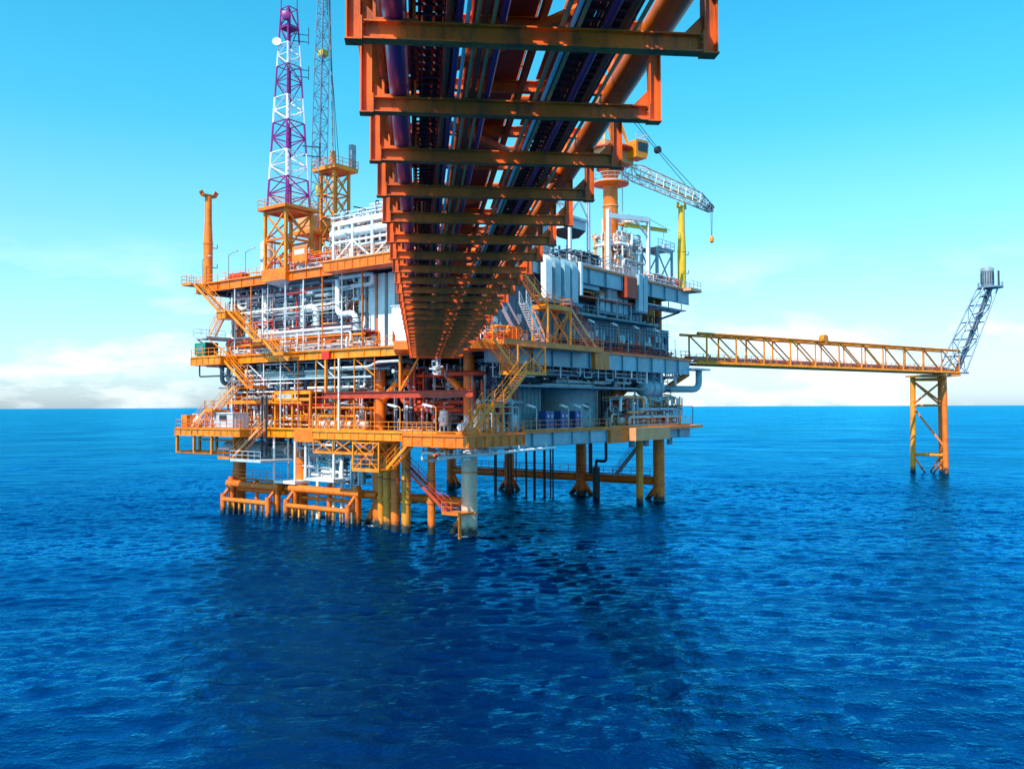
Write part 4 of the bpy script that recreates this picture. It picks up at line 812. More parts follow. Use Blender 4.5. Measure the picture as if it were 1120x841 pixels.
def lamp(loc, group, label, arm=(-1, 0), h=2.9, mat='pale_grey'):
    t = thing('lamp_standard', label, 'lamp', loc, group); ax = Vector((arm[0], arm[1], 0))
    MB().path([(0, 0, 0), (0, 0, h), ax*.5+Vector((0, 0, h+.08))], .06, 8, .25).build('pole', mat, t)
    MB().bar(ax*.4+Vector((0, 0, h+.06)), ax*1.7+Vector((0, 0, h+.3)), .3, .16).build('lamp_head', 'white', t, False)
    MB().bar(ax*.5+Vector((0, 0, h-.03)), ax*1.6+Vector((0, 0, h+.18)), .22, .05).build('lamp_glass', 'lamp_glass', t, False)
    MB().box(-.14, .14, -.14, .14, 0, .05).build('foot_plate', mat, t, False); MB().box(-.12, .12, .06, .2, 1.0, 1.4).build('junction_box', 'grey', t, False)
def pump(loc, group, label, mat='white', rot=0, s=1.0):
    t = thing('pump_set', label, 'pump', loc, group, rot)
    MB().box(-1.1*s, 1.1*s, -.45*s, .45*s, 0, .22*s).build('base_frame', 'yellow', t, False)
    MB().vessel((-.9*s, 0, .65*s), (-.05*s, 0, .65*s), .38*s, 14, .3).build('motor', mat, t)
    MB().lathe([(.2*s, 0), (.5*s, .05*s), (.5*s, .35*s), (.2*s, .4*s)], (.35*s, 0, .65*s), (1, 0, 0), 16).build('pump_casing', 'pale_grey', t)
    MB().tube((-.05*s, 0, .65*s), (.4*s, 0, .65*s), .1*s, 8).build('shaft_guard', 'deep_yellow', t)
    MB().path([(.55*s, 0, .95*s), (.55*s, 0, 1.7*s), (1.4*s, 0, 1.7*s), (1.4*s, 0, .0)], .12*s, 8, .25*s).build('pipe', mat, t)
    for x in (-.7, .3): MB().box(x*s-.15*s, x*s+.15*s, -.3*s, .3*s, .22*s, .4*s).build('pedestal', 'grey', t, False)
def vvessel(loc, r, h, label, mat='white', cat='vessel', group=None, leg=.9):
    t = thing('vertical_vessel', label, cat, loc, group)
    MB().vessel((0, 0, leg+r*.4), (0, 0, leg+h), r, 20, .5).build('shell', mat, t)
    for k in range(4): a = k*math.pi/2+.78; MB().bar((r*.85*math.cos(a), r*.85*math.sin(a), 0), (r*.85*math.cos(a), r*.85*math.sin(a), leg+r*.6), .14, .14).build('leg', mat, t, False)
    MB().path([(0, 0, leg+h+r*.4), (0, 0, leg+h+r*.5+.7), (r+.5, 0, leg+h+r*.5+.7), (r+.5, 0, 0)], .12, 8, .3).build('pipe', mat, t)
    MB().lathe([(.3, 0), (.36, .0), (.36, .1), (.3, .1)], (-r*.98, 0, leg+h*.5), (-1, 0, 0), 14).build('manway', 'pale_grey', t)
    for z in (.25, .75): MB().lathe([(r+.003, 0), (r+.04, .01), (r+.04, .09), (r+.003, .1)], (0, 0, leg+r*.4+(h-r*.4)*z), n=20).build('ring', 'pale_grey', t)
    return t
def hvessel(loc, ln, r, axis, label, mat='white', leg=.9):
    t = thing('horizontal_vessel', label, 'vessel', loc, None, 0 if axis == 'u' else math.pi/2)
    MB().vessel((0, 0, leg+r), (ln, 0, leg+r), r, 24, .5).build('shell', mat, t)
    for q in (.2, .8): MB().box(ln*q-.2, ln*q+.2, -r*.8, r*.8, 0, leg+r*.45).build('saddle', 'grey', t, False)
    for q in (.3, .5, .7): m = MB().tube((ln*q, 0, leg+2*r-.05), (ln*q, 0, leg+2*r+.5), .16, 10); m.lathe([(.16, 0), (.28, .0), (.28, .08), (.16, .08)], (ln*q, 0, leg+2*r+.45), n=12); m.build('nozzle', mat, t)
    for q in (.05, .5, .95): MB().lathe([(r+.003, -.05), (r+.03, -.04), (r+.03, .04), (r+.003, .05)], (ln*q, 0, leg+r), (1, 0, 0), 24).build('ring', 'pale_grey', t)
    return t
def cabinet(loc, w_, d_, h_, label, mat, group=None, gauges=True):
    t = thing('control_cabinet', label, 'cabinet', loc, group)
    MB().box(0, w_, 0, d_, .12, h_).build('body', mat, t, False); MB().box(-.05, w_+.05, -.05, d_+.05, 0, .12).build('plinth', 'pale_grey', t, False)
    n = 2
    for i in range(n): MB().box(i*w_/n+.04, (i+1)*w_/n-.04, -.04, -.003, .2, h_-.08).build('cabinet_door', mat, t, False)
    if gauges:
        for x in (.28, .72): MB().lathe([(0, 0), (.16, .0), (.16, .05), (0, .05)], (w_*x, -.045, h_*.72), (0, -1, 0), 14).build('gauge', 'white', t)
def piping(label, box, n, rr, mats, seed, axis_bias='v', group=None, valves=True):
    """a thicket of orthogonal pipe runs inside a box of platform space"""
    u0, u1, v0, v1, z0, z1 = box; r_ = random.Random(seed)
    t = thing('process_piping', label, 'piping', (u0, v0, z0), group); D = (u1-u0, v1-v0, z1-z0)
    for i in range(n):
        r = r_.choice(rr); mat = r_.choice(mats)
        p = Vector((r_.uniform(0, D[0]), r_.uniform(0, D[1]), r_.uniform(0, D[2]))); pts = [p.copy()]; last = -1
        for k in range(r_.choice((2, 3, 3, 4, 5))):
            ax = r_.choice([a for a in ((0, 1, 1, 2, 2) if axis_bias == 'v' else (0, 0, 1, 2, 2)) if a != last]); last = ax
            tgt = r_.uniform(0, D[ax])
            if ax == 2: tgt = r_.choice((0, D[2], r_.uniform(0, D[2])))
            if abs(tgt-p[ax]) < r*5: tgt = p[ax]+r*6 if p[ax]+r*6 < D[ax] else p[ax]-r*6
            p[ax] = tgt; pts.append(p.copy())
        o = MB().path(pts, r, 10, r*2.6).build('pipe', mat, t)
        for a, b in zip(pts, pts[1:]):
            if (b-a).length > r*12:
                f = MB(); q = a.lerp(b, r_.uniform(.3, .7)); d = (b-a).normalized(); f.lathe([(r*1.02, -r*.4), (r*1.6, -r*.4), (r*1.6, r*.4), (r*1.02, r*.4)], q, d, 10)
                if valves and r_.random() < .5 and r < .3:
                    up = Vector((0, 0, 1)) if abs(d.z) < .5 else Vector((-1, 0, 0)); f.tube(q, q+up*r*4, r*.4, 6); f.lathe([(r*1.2, 0), (r*1.5, .02), (r*1.2, .04)], q+up*r*4, up, 10)
                f.build('flange', r_.choice(('pale_grey', 'grey', mat)), o)
    return t

# ------------------------------------------------------------------ lower deck equipment
def lower_deck_kit():
    z = ZL
    module('tall ribbed blue grey enclosure behind the yellow corner stairs', 'enclosure', 4.6, 12.6, -.5, 7.5, z, 17.7, 'teal_grey', .75, .16)
    module('dark blue walled block standing in for shade in the bay behind the blue cabinets', 'enclosure', 12.8, 24, 8.4, 20, z, 18.2, 'dark_blue', .8, .1)  # back of the recess, its shade put into dark blue walls
    module('long dark ribbed wall enclosure behind the pumps of the lower deck', 'enclosure', 6.5, 12.4, 8.5, 22, z, 18.4, 'dark', .8, .16)  # grey wall coloured dark, recess shade painted in
    module('dark enclosure standing in the middle of the lower deck', 'enclosure', 13, 36, 21, 42, z, 18.4, 'dark_blue', 1.0, .12)  # core block, its dark walls imitate deep shade between the decks
    module('dark enclosure behind the yellow tank frame on the lower deck', 'enclosure', 7.5, 12.5, 24, 37, z, 17.2, 'dark_blue', .9, .12)  # walls darkened to paint in the shade behind the frame
    module('dark block added to fill in the shaded end of the lower deck', 'enclosure', 31.5, 42.5, 5.5, 20, z, 17.6, 'dark_blue', 1.0, .12)  # filler block added so the open bay looks dark
    t = thing('storage_tank', 'wide pale blue grey round tank in the lower deck bay', 'tank', (25.0, 4.6, z))
    MB().lathe([(4.7, 0), (4.7, 5.2)], (0, 0, 0), n=56).build('shell', 'pale_blue', t)
    for q in (.05, 2.6, 5.0): MB().lathe([(4.71, 0), (4.76, .01), (4.76, .1), (4.71, .11)], (0, 0, q), n=56).build('ring', 'pale_blue', t)
    a = R(-105); MB().lathe([(0, 0), (.45, 0), (.45, .25), (0, .25)], (4.65*math.cos(a), 4.65*math.sin(a), 2.6), (math.cos(a), math.sin(a), 0), 16).build('manway', 'teal_grey', t)
    m = MB().box(12.8, 27.2, -2.6, 9, 16.35, 16.7).build('mezzanine_slab', 'pale_blue', PLAT, False)
    for u in (13.5, 18, 22.5, 26.5): MB().bar((u, -2.3, 16.7), (u, -2.3, ZM-1.2), .14, .14).build('slab_hanger', 'pale_grey', m, False); MB().bar((u, -2.3, 16.8), (u+1.4, -2.3, ZM-1.2), .1, .1).build('slab_brace', 'pale_grey', m, False)
    for i, u in enumerate((10.6, 13.7, 16.9)):
        cabinet((u, -2.6, z), 1.7, .9, 2.1, f'blue control cabinet with two white gauges, {ORD[i]} from the ribbed enclosure', 'blue', 'blue gauge cabinets on the lower deck')
    for i, u in enumerate((6.0, 12.4, 15.2, 17.0)): lamp((u, -4.6, z), 'lamp standards on the lower deck rail', f'slim tube lamp standard by the lower deck rail, {ORD[i]} from the corner stairs', (-1, 0), 2.5)
    # white valve frame near the corner
    t = thing('valve_frame', 'open pale steel frame holding valves beside the ribbed enclosure', 'frame', (-.6, -3.6, z))
    for (x, y) in ((0, 0), (3.4, 0), (3.4, 1.6), (0, 1.6)): MB().bar((x, y, 0), (x, y, 3.3), .16, .16).build('post', 'pale_blue', t, False)
    for q in (1.9, 2.6, 3.3): MB().bar((0, 0, q), (3.4, 0, q), .12, .12).build('rail', 'pale_blue', t, False); MB().bar((0, 0, q), (0, 1.6, q), .12, .12).build('rail', 'pale_blue', t, False)
    MB().box(-.1, 3.5, -.1, 1.7, 1.86, 1.98).build('shelf', 'pale_blue', t, False)
    for x in (.7, 1.6, 2.6): MB().path([(x, .5, 0), (x, .5, 1.4), (x, 1.2, 1.4), (x, 1.2, 0)], .14, 8, .3).build('pipe', 'pale_grey', t)
    vvessel((4.0, -2.8, z), .55, 1.3, 'small grey vertical filter beside the pale valve frame', 'pale_grey', 'filter', None, .3)
    # right end: skids and the egg ended vessel
    t = thing('egg_ended_vessel', 'pale vessel with a rounded end hung under the main deck by an orange brace', 'vessel', (33.4, -3.0, 16.1))
    MB().vessel((0, 0, 0), (3.6, 0, 0), 1.2, 28, .8).build('shell', 'pale_blue', t)
    for y in (1.0, 2.9): MB().box(y-.12, y+.12, -1.05, 1.05, .6, 3.2).build('hanger', 'blue_grey', t, False); MB().lathe([(1.202, -.1), (1.25, -.09), (1.25, .09), (1.202, .1)], (y, 0, 0), (1, 0, 0), 28).build('strap', 'blue_grey', t)
    piping('tangle of pipes and valves at the shaded end of the lower deck', (25.5, 43, -4.4, -.6, z, 14.8), 80, (.07, .1, .14, .2), ('pale_grey', 'brown_red', 'grey', 'white', 'pale_blue', 'beige'), 3, 'u')
    piping('pipes on a raised rack under the egg ended vessel', (34, 42.5, -3.6, 0, 13.8, 15.2), 12, (.08, .12, .16), ('grey', 'beige', 'dark_blue', 'orange'), 5, 'u')
    for u in (33.6, 37.9, 42.3): MB().bar((u, -4.0, z), (u, -4.0, 15), .14, .14).build('rack_post', 'deep_yellow', PLAT, False)
    MB().box(33.4, 42.6, -4.2, 0, 13.6, 13.75).build('rack_deck', 'grating', PLAT, False)
    for i, u in enumerate((28.0, 31.0, 36.2, 40.2)): pump((u, -3.0, z), 'pumps at the shaded end of the lower deck', f'pump set on the shaded lower deck, {ORD[i]} from the round tank', ('pale_grey', 'red', 'white', 'red')[i], 0, 1.2)
    # big pale pipe leaving the right-hand end
    MB().path([(36, 1, 16.1), (45.6, -3.2, 16.1), (48.0, -4.3, 16.1), (48.0, -4.3, ZM-1.5)], .48, 16, 1.4).build('vent_pipe', 'pale_blue', PLAT)
    MB().path([(40, 2, 17.8), (44.6, -2.8, 17.8), (44.6, -2.8, ZM-1)], .22, 12, .6).build('vent_pipe', 'pale_blue', PLAT)
    MB().box(44, 49.3, -5.6, -2.9, ZM-1.45, ZM-1.2).build('pipe_support', 'galv', PLAT, False)
    for (u, v) in ((45.2, -4.6), (45.2, -2.0)): MB().bar((u, v, ZL-.05), (u, v, ZL+2.6), .08, .08).build('davit_post', 'dark', PLAT, False)
    MB().bar((45.2, -4.6, ZL+2.6), (45.2, -2, ZL+2.6), .08, .08).build('davit_beam', 'dark', PLAT, False)
    # pale loop hangers, trays and pipes under the main deck, shaded side
    for i in range(22):
        u = -1+i*2.0+rnd.uniform(-.5, .5); v = -4.2+rnd.uniform(0, 1.5); b = ZM-2.4-rnd.uniform(.3, 1.7); w_ = rnd.uniform(.9, 1.9); h = MB()
        h.bar((u, v, b), (u, v, ZM-1.0), .09, .09); h.bar((u+w_, v, b), (u+w_, v, ZM-1.0), .09, .09); h.bar((u-.05, v, b), (u+w_+.05, v, b), .1, .1)
        h.build('loop_hanger', 'pale_grey', PLAT, False)
    piping('grey pipes slung under the main deck on loop hangers', (0, 43, -3.8, 1.2, ZM-4.4, ZM-1.7), 80, (.07, .1, .16, .22), ('grey', 'dark_blue', 'pale_grey', 'dark'), 8, 'u')
    for (v, zz) in ((-3.2, ZM-2.6), (-1.6, ZM-3.2), (.4, ZM-2.6)): MB().box(0, 43, v-.35, v+.35, zz, zz+.12).build('cable_tray', 'galv', PLAT, False)
    # sunlit left-hand side
    t = thing('tank_frame', 'yellow box frame around a tank on the lower deck', 'frame', (-2.4, 22.8, z))
    for (x, y) in ((0, 0), (0, 3.3), (0, 6.6), (3.4, 0), (3.4, 6.6)): MB().bar((x, y, 0), (x, y, 4.4), .26, .26).build('post', 'deep_yellow', t, False)
    for q in (4.4, 3.6): MB().bar((0, -.1, q), (0, 6.7, q), .3, .34).build('rail', 'yellow', t, False)
    MB().box(-.1, 3.5, -.1, 6.7, 4.55, 4.7).build('roof_deck', 'orange', t, False); MB().bar((0, 0, 4.4), (3.4, 0, 4.4), .3, .3).build('rail', 'orange', t, False)
    hvessel((1.0, 24.2, z), 4.2, .8, 'v', 'white tank lying inside the yellow box frame', 'white', .5)
    t = thing('blue_standpipe', 'thick dark blue vertical pipe beside the white pump units', 'pipe', (-.4, 21.3, z))
    MB().path([(0, 0, .15), (0, 0, 5.6), (1.5, 1.0, 7.2)], .4, 16, 1).build('pipe', 'blue_grey', t); MB().lathe([(.42, 0), (.6, 0), (.6, .2), (.42, .2)], (0, 0, 0), n=16).build('flange', 'grey', t)
    for i, v in enumerate((14.8, 17.4, 19.8, 22.0, 30.6, 33.4)): pump((-1.6, v, z), 'white pumps along the sunlit lower deck rail', f'small white pump set inside the lower deck rail, {ORD[i]} from the truss walkway', 'white', math.pi/2, .95)
    pump((-7.6, -5.6, z), None, 'white pump set on the corner walkway below the bridge end', 'white', .4, 1.0)
    for i, v in enumerate((-1.6, 3.2, 16.3)): vvessel((-.4, v, z), .5, 1.6, f'slim white vertical filter on the lower deck, {ORD[i]} from the corner stairs', 'white', 'filter', 'slim filters on the lower deck', .5)
    piping('small white and yellow pipework along the sunlit lower deck', (-2.2, 3.5, 14, 42, z, 14.8), 150, (.06, .08, .1, .14), ('white', 'orange', 'yellow', 'pale_grey', 'red', 'yellow', 'brown_red'), 21)
    piping('pipework hanging under the main deck on the sunlit side', (-2, 4, 9, 42, 15.6, ZM-1.2), 96, (.08, .1, .16, .22, .3), ('grey', 'pale_grey', 'teal_grey', 'white', 'dark_blue'), 22)
    piping('dim pipes behind the brown bearing beam under the bridge', (-1, 6, -3, 11, z, 18), 80, (.08, .12, .18, .26), ('brown_red', 'dark_blue', 'grey', 'brown_red', 'pale_grey'), 23)
    MB().path([(-2.6, 19, 18.2), (-2.6, 12.5, 18.2), (-2.6, 11.2, 18.7), (-2.6, 7.5, 18.7)], .16, 10, .5).build('header_pipe', 'pale_grey', PLAT)
    for i, v in enumerate((4.2, -.8)): lamp((-6.2, v, z), 'lamp standards on the truss walkway', f'lamp standard on the truss walkway, {ORD[1-i]} from the corner stairs', (0, 1), 2.6, 'yellow')
    lamp((-2.7, 17.6, z), None, 'white lamp standard beside the pump units on the lower deck', (0, -1), 3.0, 'white')
    t = module('grey storage container on the far end of the lower deck', 'container', -5.9, -3.6, 33.2, 38, z, 13.0, 'pale_grey', .5, .06, 'storage_container', 'white')
    MB().box(-.2, -.12, 1.2, 2.6, 1.1, 1.7).build('dark_hatch', 'dark', t, False)
    cabinet((-6.4, 42.4, z), 1.4, 1.2, 1.7, 'orange equipment box at the tip of the lower deck', 'orange', None, False)
    hvessel((-5.0, 41.4, z), 2.0, .5, 'v', 'small pale drum at the tip of the lower deck', 'white', .3)
    # ladders in hoops
    for (u, v) in ((-3.5, 29.8), (-3.5, 30.6)):
        MB().tube((u, v, 7.5), (u, v, ZL+4), .14, 8).build('firewater_pipe', 'dark', PLAT)
    for i in range(20): v = 13+i*1.6; MB().bar((-2.7, v, z), (-2.7, v, z+rnd.choice((1.6, 2.2, 3.6))), .09, .09).build('stanchion', 'yellow', PLAT, False)
    MB().bar((-3.1, 17.0, ZL), (-3.1, 17.0, ZM-1), .2, .2).build('stanchion', 'white', PLAT, False)
    # under-deck platform pipes on the sunlit side
    piping('pale blue pipework between the hanging platforms below the lower deck', (-1.5, 3.5, 15.5, 27, 4.6, ZL-1.3), 44, (.08, .1, .16, .24), ('pale_blue', 'teal_grey', 'pale_grey', 'white'), 25)
    piping('dark pipework below the lower deck at the far end', (-1.0, 4, 28, 38, 7.3, ZL-1.2), 22, (.07, .1, .16), ('dark', 'grey', 'pale_grey'), 26)
    piping('small pipes under the corner walkway', (-7, 1, -4.6, 4, 8.6, ZL-1.5), 16, (.07, .1, .14), ('white', 'pale_grey', 'orange'), 27)
lower_deck_kit()

# ------------------------------------------------------------------ main deck equipment
def duct(t, u, v, z0, z1, w_, d_, mat, name='duct', bend=True, face='v'):
    """flat exhaust duct with a swept top going inboard; face: 'v' shows on the right side, 'u' on the left"""
    m = MB(); pts = []
    n = 6; r = d_*1.3 if bend else 0
    prof = [(0, z0), (0, z1-r)]+[(r-r*math.cos(k/n*math.pi/2), z1-r+r*math.sin(k/n*math.pi/2)) for k in range(1, n+1)] if bend else [(0, z0), (0, z1)]
    if bend: prof.append((r+d_*.6, z1))
    inner = [(d_, z0), (d_, z1-r-.0)]+[(d_+(r-d_)*(1-math.cos(k/n*math.pi/2)), z1-r+(r-d_)*math.sin(k/n*math.pi/2)) for k in range(1, n+1)] if bend else [(d_, z0), (d_, z1)]
    if bend: inner.append((r+d_*.6, z1-d_))
    k = len(prof); vs = []
    for off in (0, w_):
        for (a, z) in prof: vs.append((u+off, v+a, z) if face == 'v' else (u+a, v+off, z))
        for (a, z) in inner: vs.append((u+off, v+a, z) if face == 'v' else (u+a, v+off, z))
    fs = []
    for i in range(k-1):
        fs += [(i, i+1, 2*k+i+1, 2*k+i), (k+i+1, k+i, 3*k+i, 3*k+i+1), (i+1, i, k+i, k+i+1), (2*k+i, 2*k+i+1, 3*k+i+1, 3*k+i)]
    fs += [(0, 2*k, 3*k, k), (k-1, 2*k-1, 4*k-1, 3*k-1)]
    return m.add(vs, fs).build(name, mat, t)
def main_deck_kit():
    z = ZM
    # shaded side: two tiers of ribbed modules with doors, ducts and lamps
    t = module('long ribbed blue module with doors along the shaded main deck', 'module', 14.5, 41.5, -2.6, 4, z, z+4.1, 'blue_grey', .8, .18, 'ribbed_module', 'blue_grey')
    for x in (3.0, 9.6, 17.4, 23.4): door(t, x, 0, 1.3, 2.3, 'dark_blue')
    for x in (5.2, 13, 20.4): MB().box(x, x+1.2, -.26, -.16, 1.2, 2.6).build('wall_panel_box', 'pale_blue', t, False)
    t = module('upper ribbed blue module carrying five short louvre ducts', 'module', 14.5, 35, -1.8, 6, z+4.15, z+7.3, 'blue_grey', .9, .18, 'ribbed_module', 'teal_grey')
    MB().box(14.2, 35.2, -4.6, -2.0, z+4.15, z+4.3).build('module_ledge', 'teal_grey', PLAT, False)
    MB().rail([(14.2, -4.5, z+4.3), (21, -4.5, z+4.3)], 1.1, 1.4, .05).build('railing', 'grey', PLAT, False)
    module('grey ribbed module behind the tall white ducts near the bridge', 'module', 2.2, 13.8, -2.2, 5, z, z+8.6, 'blue_grey', .8, .18, 'ribbed_module', 'grey')
    module('dark inner module filling the middle of the main deck', 'module', 14, 36, 7, 41, z, z+8.4, 'dark_blue', 1.2, .12, 'ribbed_module', 'grey')  # inner core, dark colour stands in for interior shade
    module('dark inner module behind the sunlit pipework', 'module', 9, 13.6, 7, 38, z, z+7.2, 'dark_blue', 1.2, .12, 'ribbed_module', 'grey')  # dark walls paint the shade seen between the pipes
    t = thing('exhaust_duct_bank', 'bank of four tall white exhaust ducts with swept tops near the yellow stairs', 'ducts', (6.2, -5.6, z+5.2))
    for i, x in enumerate((0, 2.1, 4.0, 5.6)): duct(t, x, -.2*(i == 0), 0, 4.9, 1.15, .7, 'white' if i == 0 else 'pale_blue')  # first duct white as if sunlit, the rest pale blue as painted shade
    MB().box(7.3, 7.7, -.1, .3, 1.0, 4.9).build('downpipe', 'white', t, False); MB().box(-.2, 8, .1, 2.2, -.35, -.05).build('support_frame', 'blue_grey', t, False)
    t = thing('louvre_duct_row', 'row of five short pale louvre ducts on the upper blue module', 'ducts', (20.2, -4.2, z+4.9))
    for i, x in enumerate((0, 1.4, 3.2, 4.5, 5.9)): duct(t, x, 0, .2, 2.8, 1.05, .7, 'pale_blue')
    MB().box(-.2, 7.2, .1, 1.0, -.1, .15).build('support_frame', 'blue_grey', t, False)
    t = thing('twin_duct', 'pair of tall narrow pale ducts below the lime post end of the upper deck', 'ducts', (28.0, -5.4, z+5.6))
    for x in (0, 1.25): duct(t, x, 0, 0, 4.8, 1.0, .6, 'pale_blue', bend=False)
    MB().box(-.1, 2.4, .1, 2.5, -.2, -.02).build('support_frame', 'blue_grey', t, False)
    for i, u in enumerate((14.6, 19.4, 25.0, 30.6, 36.2)): lamp((u, -4.0, z), 'lamp standards along the blue modules', f'tube lamp standard before the ribbed blue module, {ORD[i]} from the yellow stairs', (-1, 0), 3.5, 'beige')
    # machinery on top of the upper module and racks under the upper deck
    module('pale blue air handling box under the upper deck edge', 'box', 15.2, 19.6, -4.4, -2.4, z+7.4, z+9.0, 'pale_blue', 1.1, .04, 'air_handler', 'pale_blue')
    cabinet((21.6, -4.4, z+6.6), 2.4, 1.6, 2.7, 'grey panel box with a green hatch under the upper deck edge', 'grey', None, False)
    MB().box(14.2, 27.4, -4.7, -2.1, z+6.3, z+6.5).build('rack_deck', 'brown_red', PLAT, False)
    for u in (14.4, 19, 23.6, 27.2): MB().bar((u, -4.6, z+4.3), (u, -4.6, z+6.3), .16, .16).build('rack_post', 'grey', PLAT, False)
    piping('dim pipes and valves on the brown rack under the upper deck', (14.6, 27.2, -4.4, -2.4, z+6.6, z+8.4), 24, (.07, .1, .16), ('brown_red', 'beige', 'grey', 'orange', 'pale_grey'), 31, 'u')
    for k in range(3):
        MB().box(30.5, 43.4, -4.6+k*.9, -4.1+k*.9, z+6.9-k*.05, z+7.05-k*.05).build('cable_tray', 'galv', PLAT, False)
    for u in (31, 35, 39, 43): MB().bar((u, -4.7, z+6.9), (u, -2.0, z+6.9), .1, .1).build('tray_bracket', 'dark_blue', PLAT, False); MB().bar((u, -4.0, z+6.9), (u, -4.0, ZU-2), .1, .1).build('tray_hanger', 'dark_blue', PLAT, False)
    MB().bar((40.2, -.8, z+5.4), (42.8, -3.8, z+6.8), .3, .3).build('tray_strut', 'dark_blue', PLAT, False)
    for i, u in enumerate((36.5, 38.6, 40.3)): vvessel((u, -1.4, z+4.12), .3, .9, f'small dark vent bottle on the blue module roof, {ORD[2-i]} from its outer end', 'dark', 'vent', 'vent bottles on the blue module', .2)
    piping('low piping and drums along the shaded main deck rail', (10, 42, -4.6, -3.2, z, z+1.3), 26, (.06, .09, .12), ('grey', 'brown_red', 'dark_blue', 'pale_blue'), 33, 'u', valves=False)
    # sunlit side
    t = thing('white_duct_wall', 'four tall white flat ducts side by side on the sunlit main deck', 'ducts', (-.9, 10.2, z+.1))
    for i in range(4): duct(t, 0, i*1.6, 0, 8.6, 1.02, .7, 'white', bend=False, face='u')
    MB().box(1.3, 1.4, -4, 6.4, 0, 8.6).build('gap_shade_plate', 'dark', t, False)  # dark sheet added so the gaps between the ducts look shaded
    for q in (.4, 4.4, 7.8): MB().box(.72, 1.2, -.2, 6.0, q, q+.25).build('support_rail', 'pale_grey', t, False)
    module('white ribbed container in front of the tall white ducts', 'container', -2.5, -.2, 6.6, 9.0, z+.5, z+4.6, 'white', .45, .1, 'ribbed_container', 'pale_grey')
    MB().box(-2.7, 0, 6.4, 9.2, z+.001, z+.38).build('plinth', 'pale_grey', PLAT, False)
    for lab, pts, r in (('thick white standpipe turning inboard near the zigzag stairs', [(-1.2, 33.0, z+9), (-1.2, 33.0, z+2.9), (-1.2, 29.5, z+2.9)], .33),
                        ('thick white standpipe with a stepped bend beside the white ducts', [(-1.6, 18.9, z+9), (-1.6, 18.9, z+4.3), (-1.6, 15.8, z+4.3), (-1.6, 15.8, z+.1)], .35),
                        ('tall white inverted U pipe before the mezzanine', [(-1.2, 25.6, z+.1), (-1.2, 25.6, z+5.6), (-1.2, 23.1, z+5.6), (-1.2, 23.1, z+.1)], .40),
                        ('white pipe hung in a shallow loop under the orange deck edge', [(-2.0, 18, z+8.6), (-2.0, 12.6, z+8.6), (-2.0, 12.6, z+7.4), (-2.0, 16, z+7.4)], .26)):
        t = thing('large_pipe', lab, 'pipe', (0, 0, 0)); MB().path(pts, r, 18, r*2.6).build('pipe', 'white', t)
        q = V3(pts[1]); MB().lathe([(r*1.01, 0), (r*1.4, 0), (r*1.4, .2), (r*1.01, .2)], q+Vector((0, 0, -2.0 if q.z-z > 4.2 else 3.0)), n=18).build('flange', 'pale_grey', t)
    MB().tube((-2.6, 15.4, z+2.6), (-2.6, 31.6, z+2.6), .2, 12).build('header_pipe', 'white', PLAT)
    for v in (17, 21, 25, 30): MB().bar((-2.6, v, z), (-2.6, v, z+2.6), .12, .12).build('header_post', 'white', PLAT, False)
    mz = MB().box(1.5, 6.2, 15.5, 36, z+4.3, z+4.5).build('mezzanine', 'pale_grey', PLAT, False)
    MB().rail([(1.5, 15.6, z+4.5), (1.5, 36, z+4.5)], 1.1, 1.5, .07).build('railing', 'white', mz, False)
    stair((1.2, 30.4, z+4.4), (1.2, 26.8, z+.1), (-1, 0, 0), 1.0, 'white', mz); stair((1.2, 17.6, z+4.4), (1.2, 20.6, z+.6), (-1, 0, 0), 1.0, 'white', mz)
    for k, v in enumerate((17.6, 19.8, 21.8, 27.5, 29.6, 31.6, 33.5)): vvessel((3.6, v, z+4.5), .42, 1.5, f'white filter vessel on the mezzanine, {ORD[k]} from the tall white ducts', 'white', 'vessel', 'filter vessels on the mezzanine', .4)
    hvessel((4.0, 34.6, z), 6.0, 1.3, 'v', 'grey horizontal vessel at the far end under the mezzanine', 'pale_grey', .6)
    hvessel((4.2, 20.4, z), 7.0, 1.2, 'v', 'large grey horizontal vessel under the middle of the mezzanine', 'pale_grey', .6)
    vvessel((4.4, 14.4, z), 1.1, 5.0, 'large grey green vertical vessel beside the white ducts', 'teal_grey', 'vessel', None, .8)
    piping('white and grey pipe headers under the upper deck', (-1.8, 5.8, 13, 41, z+6.0, z+8.8), 90, (.07, .1, .14, .2, .28), ('white', 'pale_grey', 'white', 'grey', 'pale_grey'), 41)
    piping('tangle of white process pipes on the sunlit main deck', (-1.0, 5, 14.5, 39, z, z+5.8), 150, (.06, .08, .12, .16, .22), ('white', 'pale_grey', 'white', 'dark_blue', 'beige', 'grey', 'orange'), 42)
    piping('fine grey and white tubing and conduits before the mezzanine', (-2.2, .6, 14, 40, z+2.4, z+8.6), 110, (.04, .06, .08, .11), ('pale_grey', 'grey', 'white', 'dark_blue', 'red', 'grey'), 48)
    piping('low coloured pipework just inside the main deck rail', (-2.5, -.9, 12, 40, z, z+2.1), 120, (.05, .07, .1, .13), ('white', 'yellow', 'orange', 'red', 'orange', 'white', 'pale_grey', 'yellow'), 43)
    piping('dim pipes beneath the bridge end on the main deck', (-1.5, 2.5, -3, 6.5, z, z+6), 20, (.08, .14, .2), ('white', 'pale_grey', 'brown_red'), 44)
    for i, v in enumerate((13.6, 16.4, 20.2, 24.2, 29.4, 35.4, 38.2)): pump((-1.9, v, z), 'pumps along the sunlit main deck rail', f'white pump set behind the main deck rail, {ORD[i]} from the tall white ducts', 'white', math.pi/2, .9)
    # green box and its landing at the far left end
    t = thing('green_box', 'green steel box with dark framed end on the left landing of the main deck', 'box', (-5.1, 40.3, z-.1))
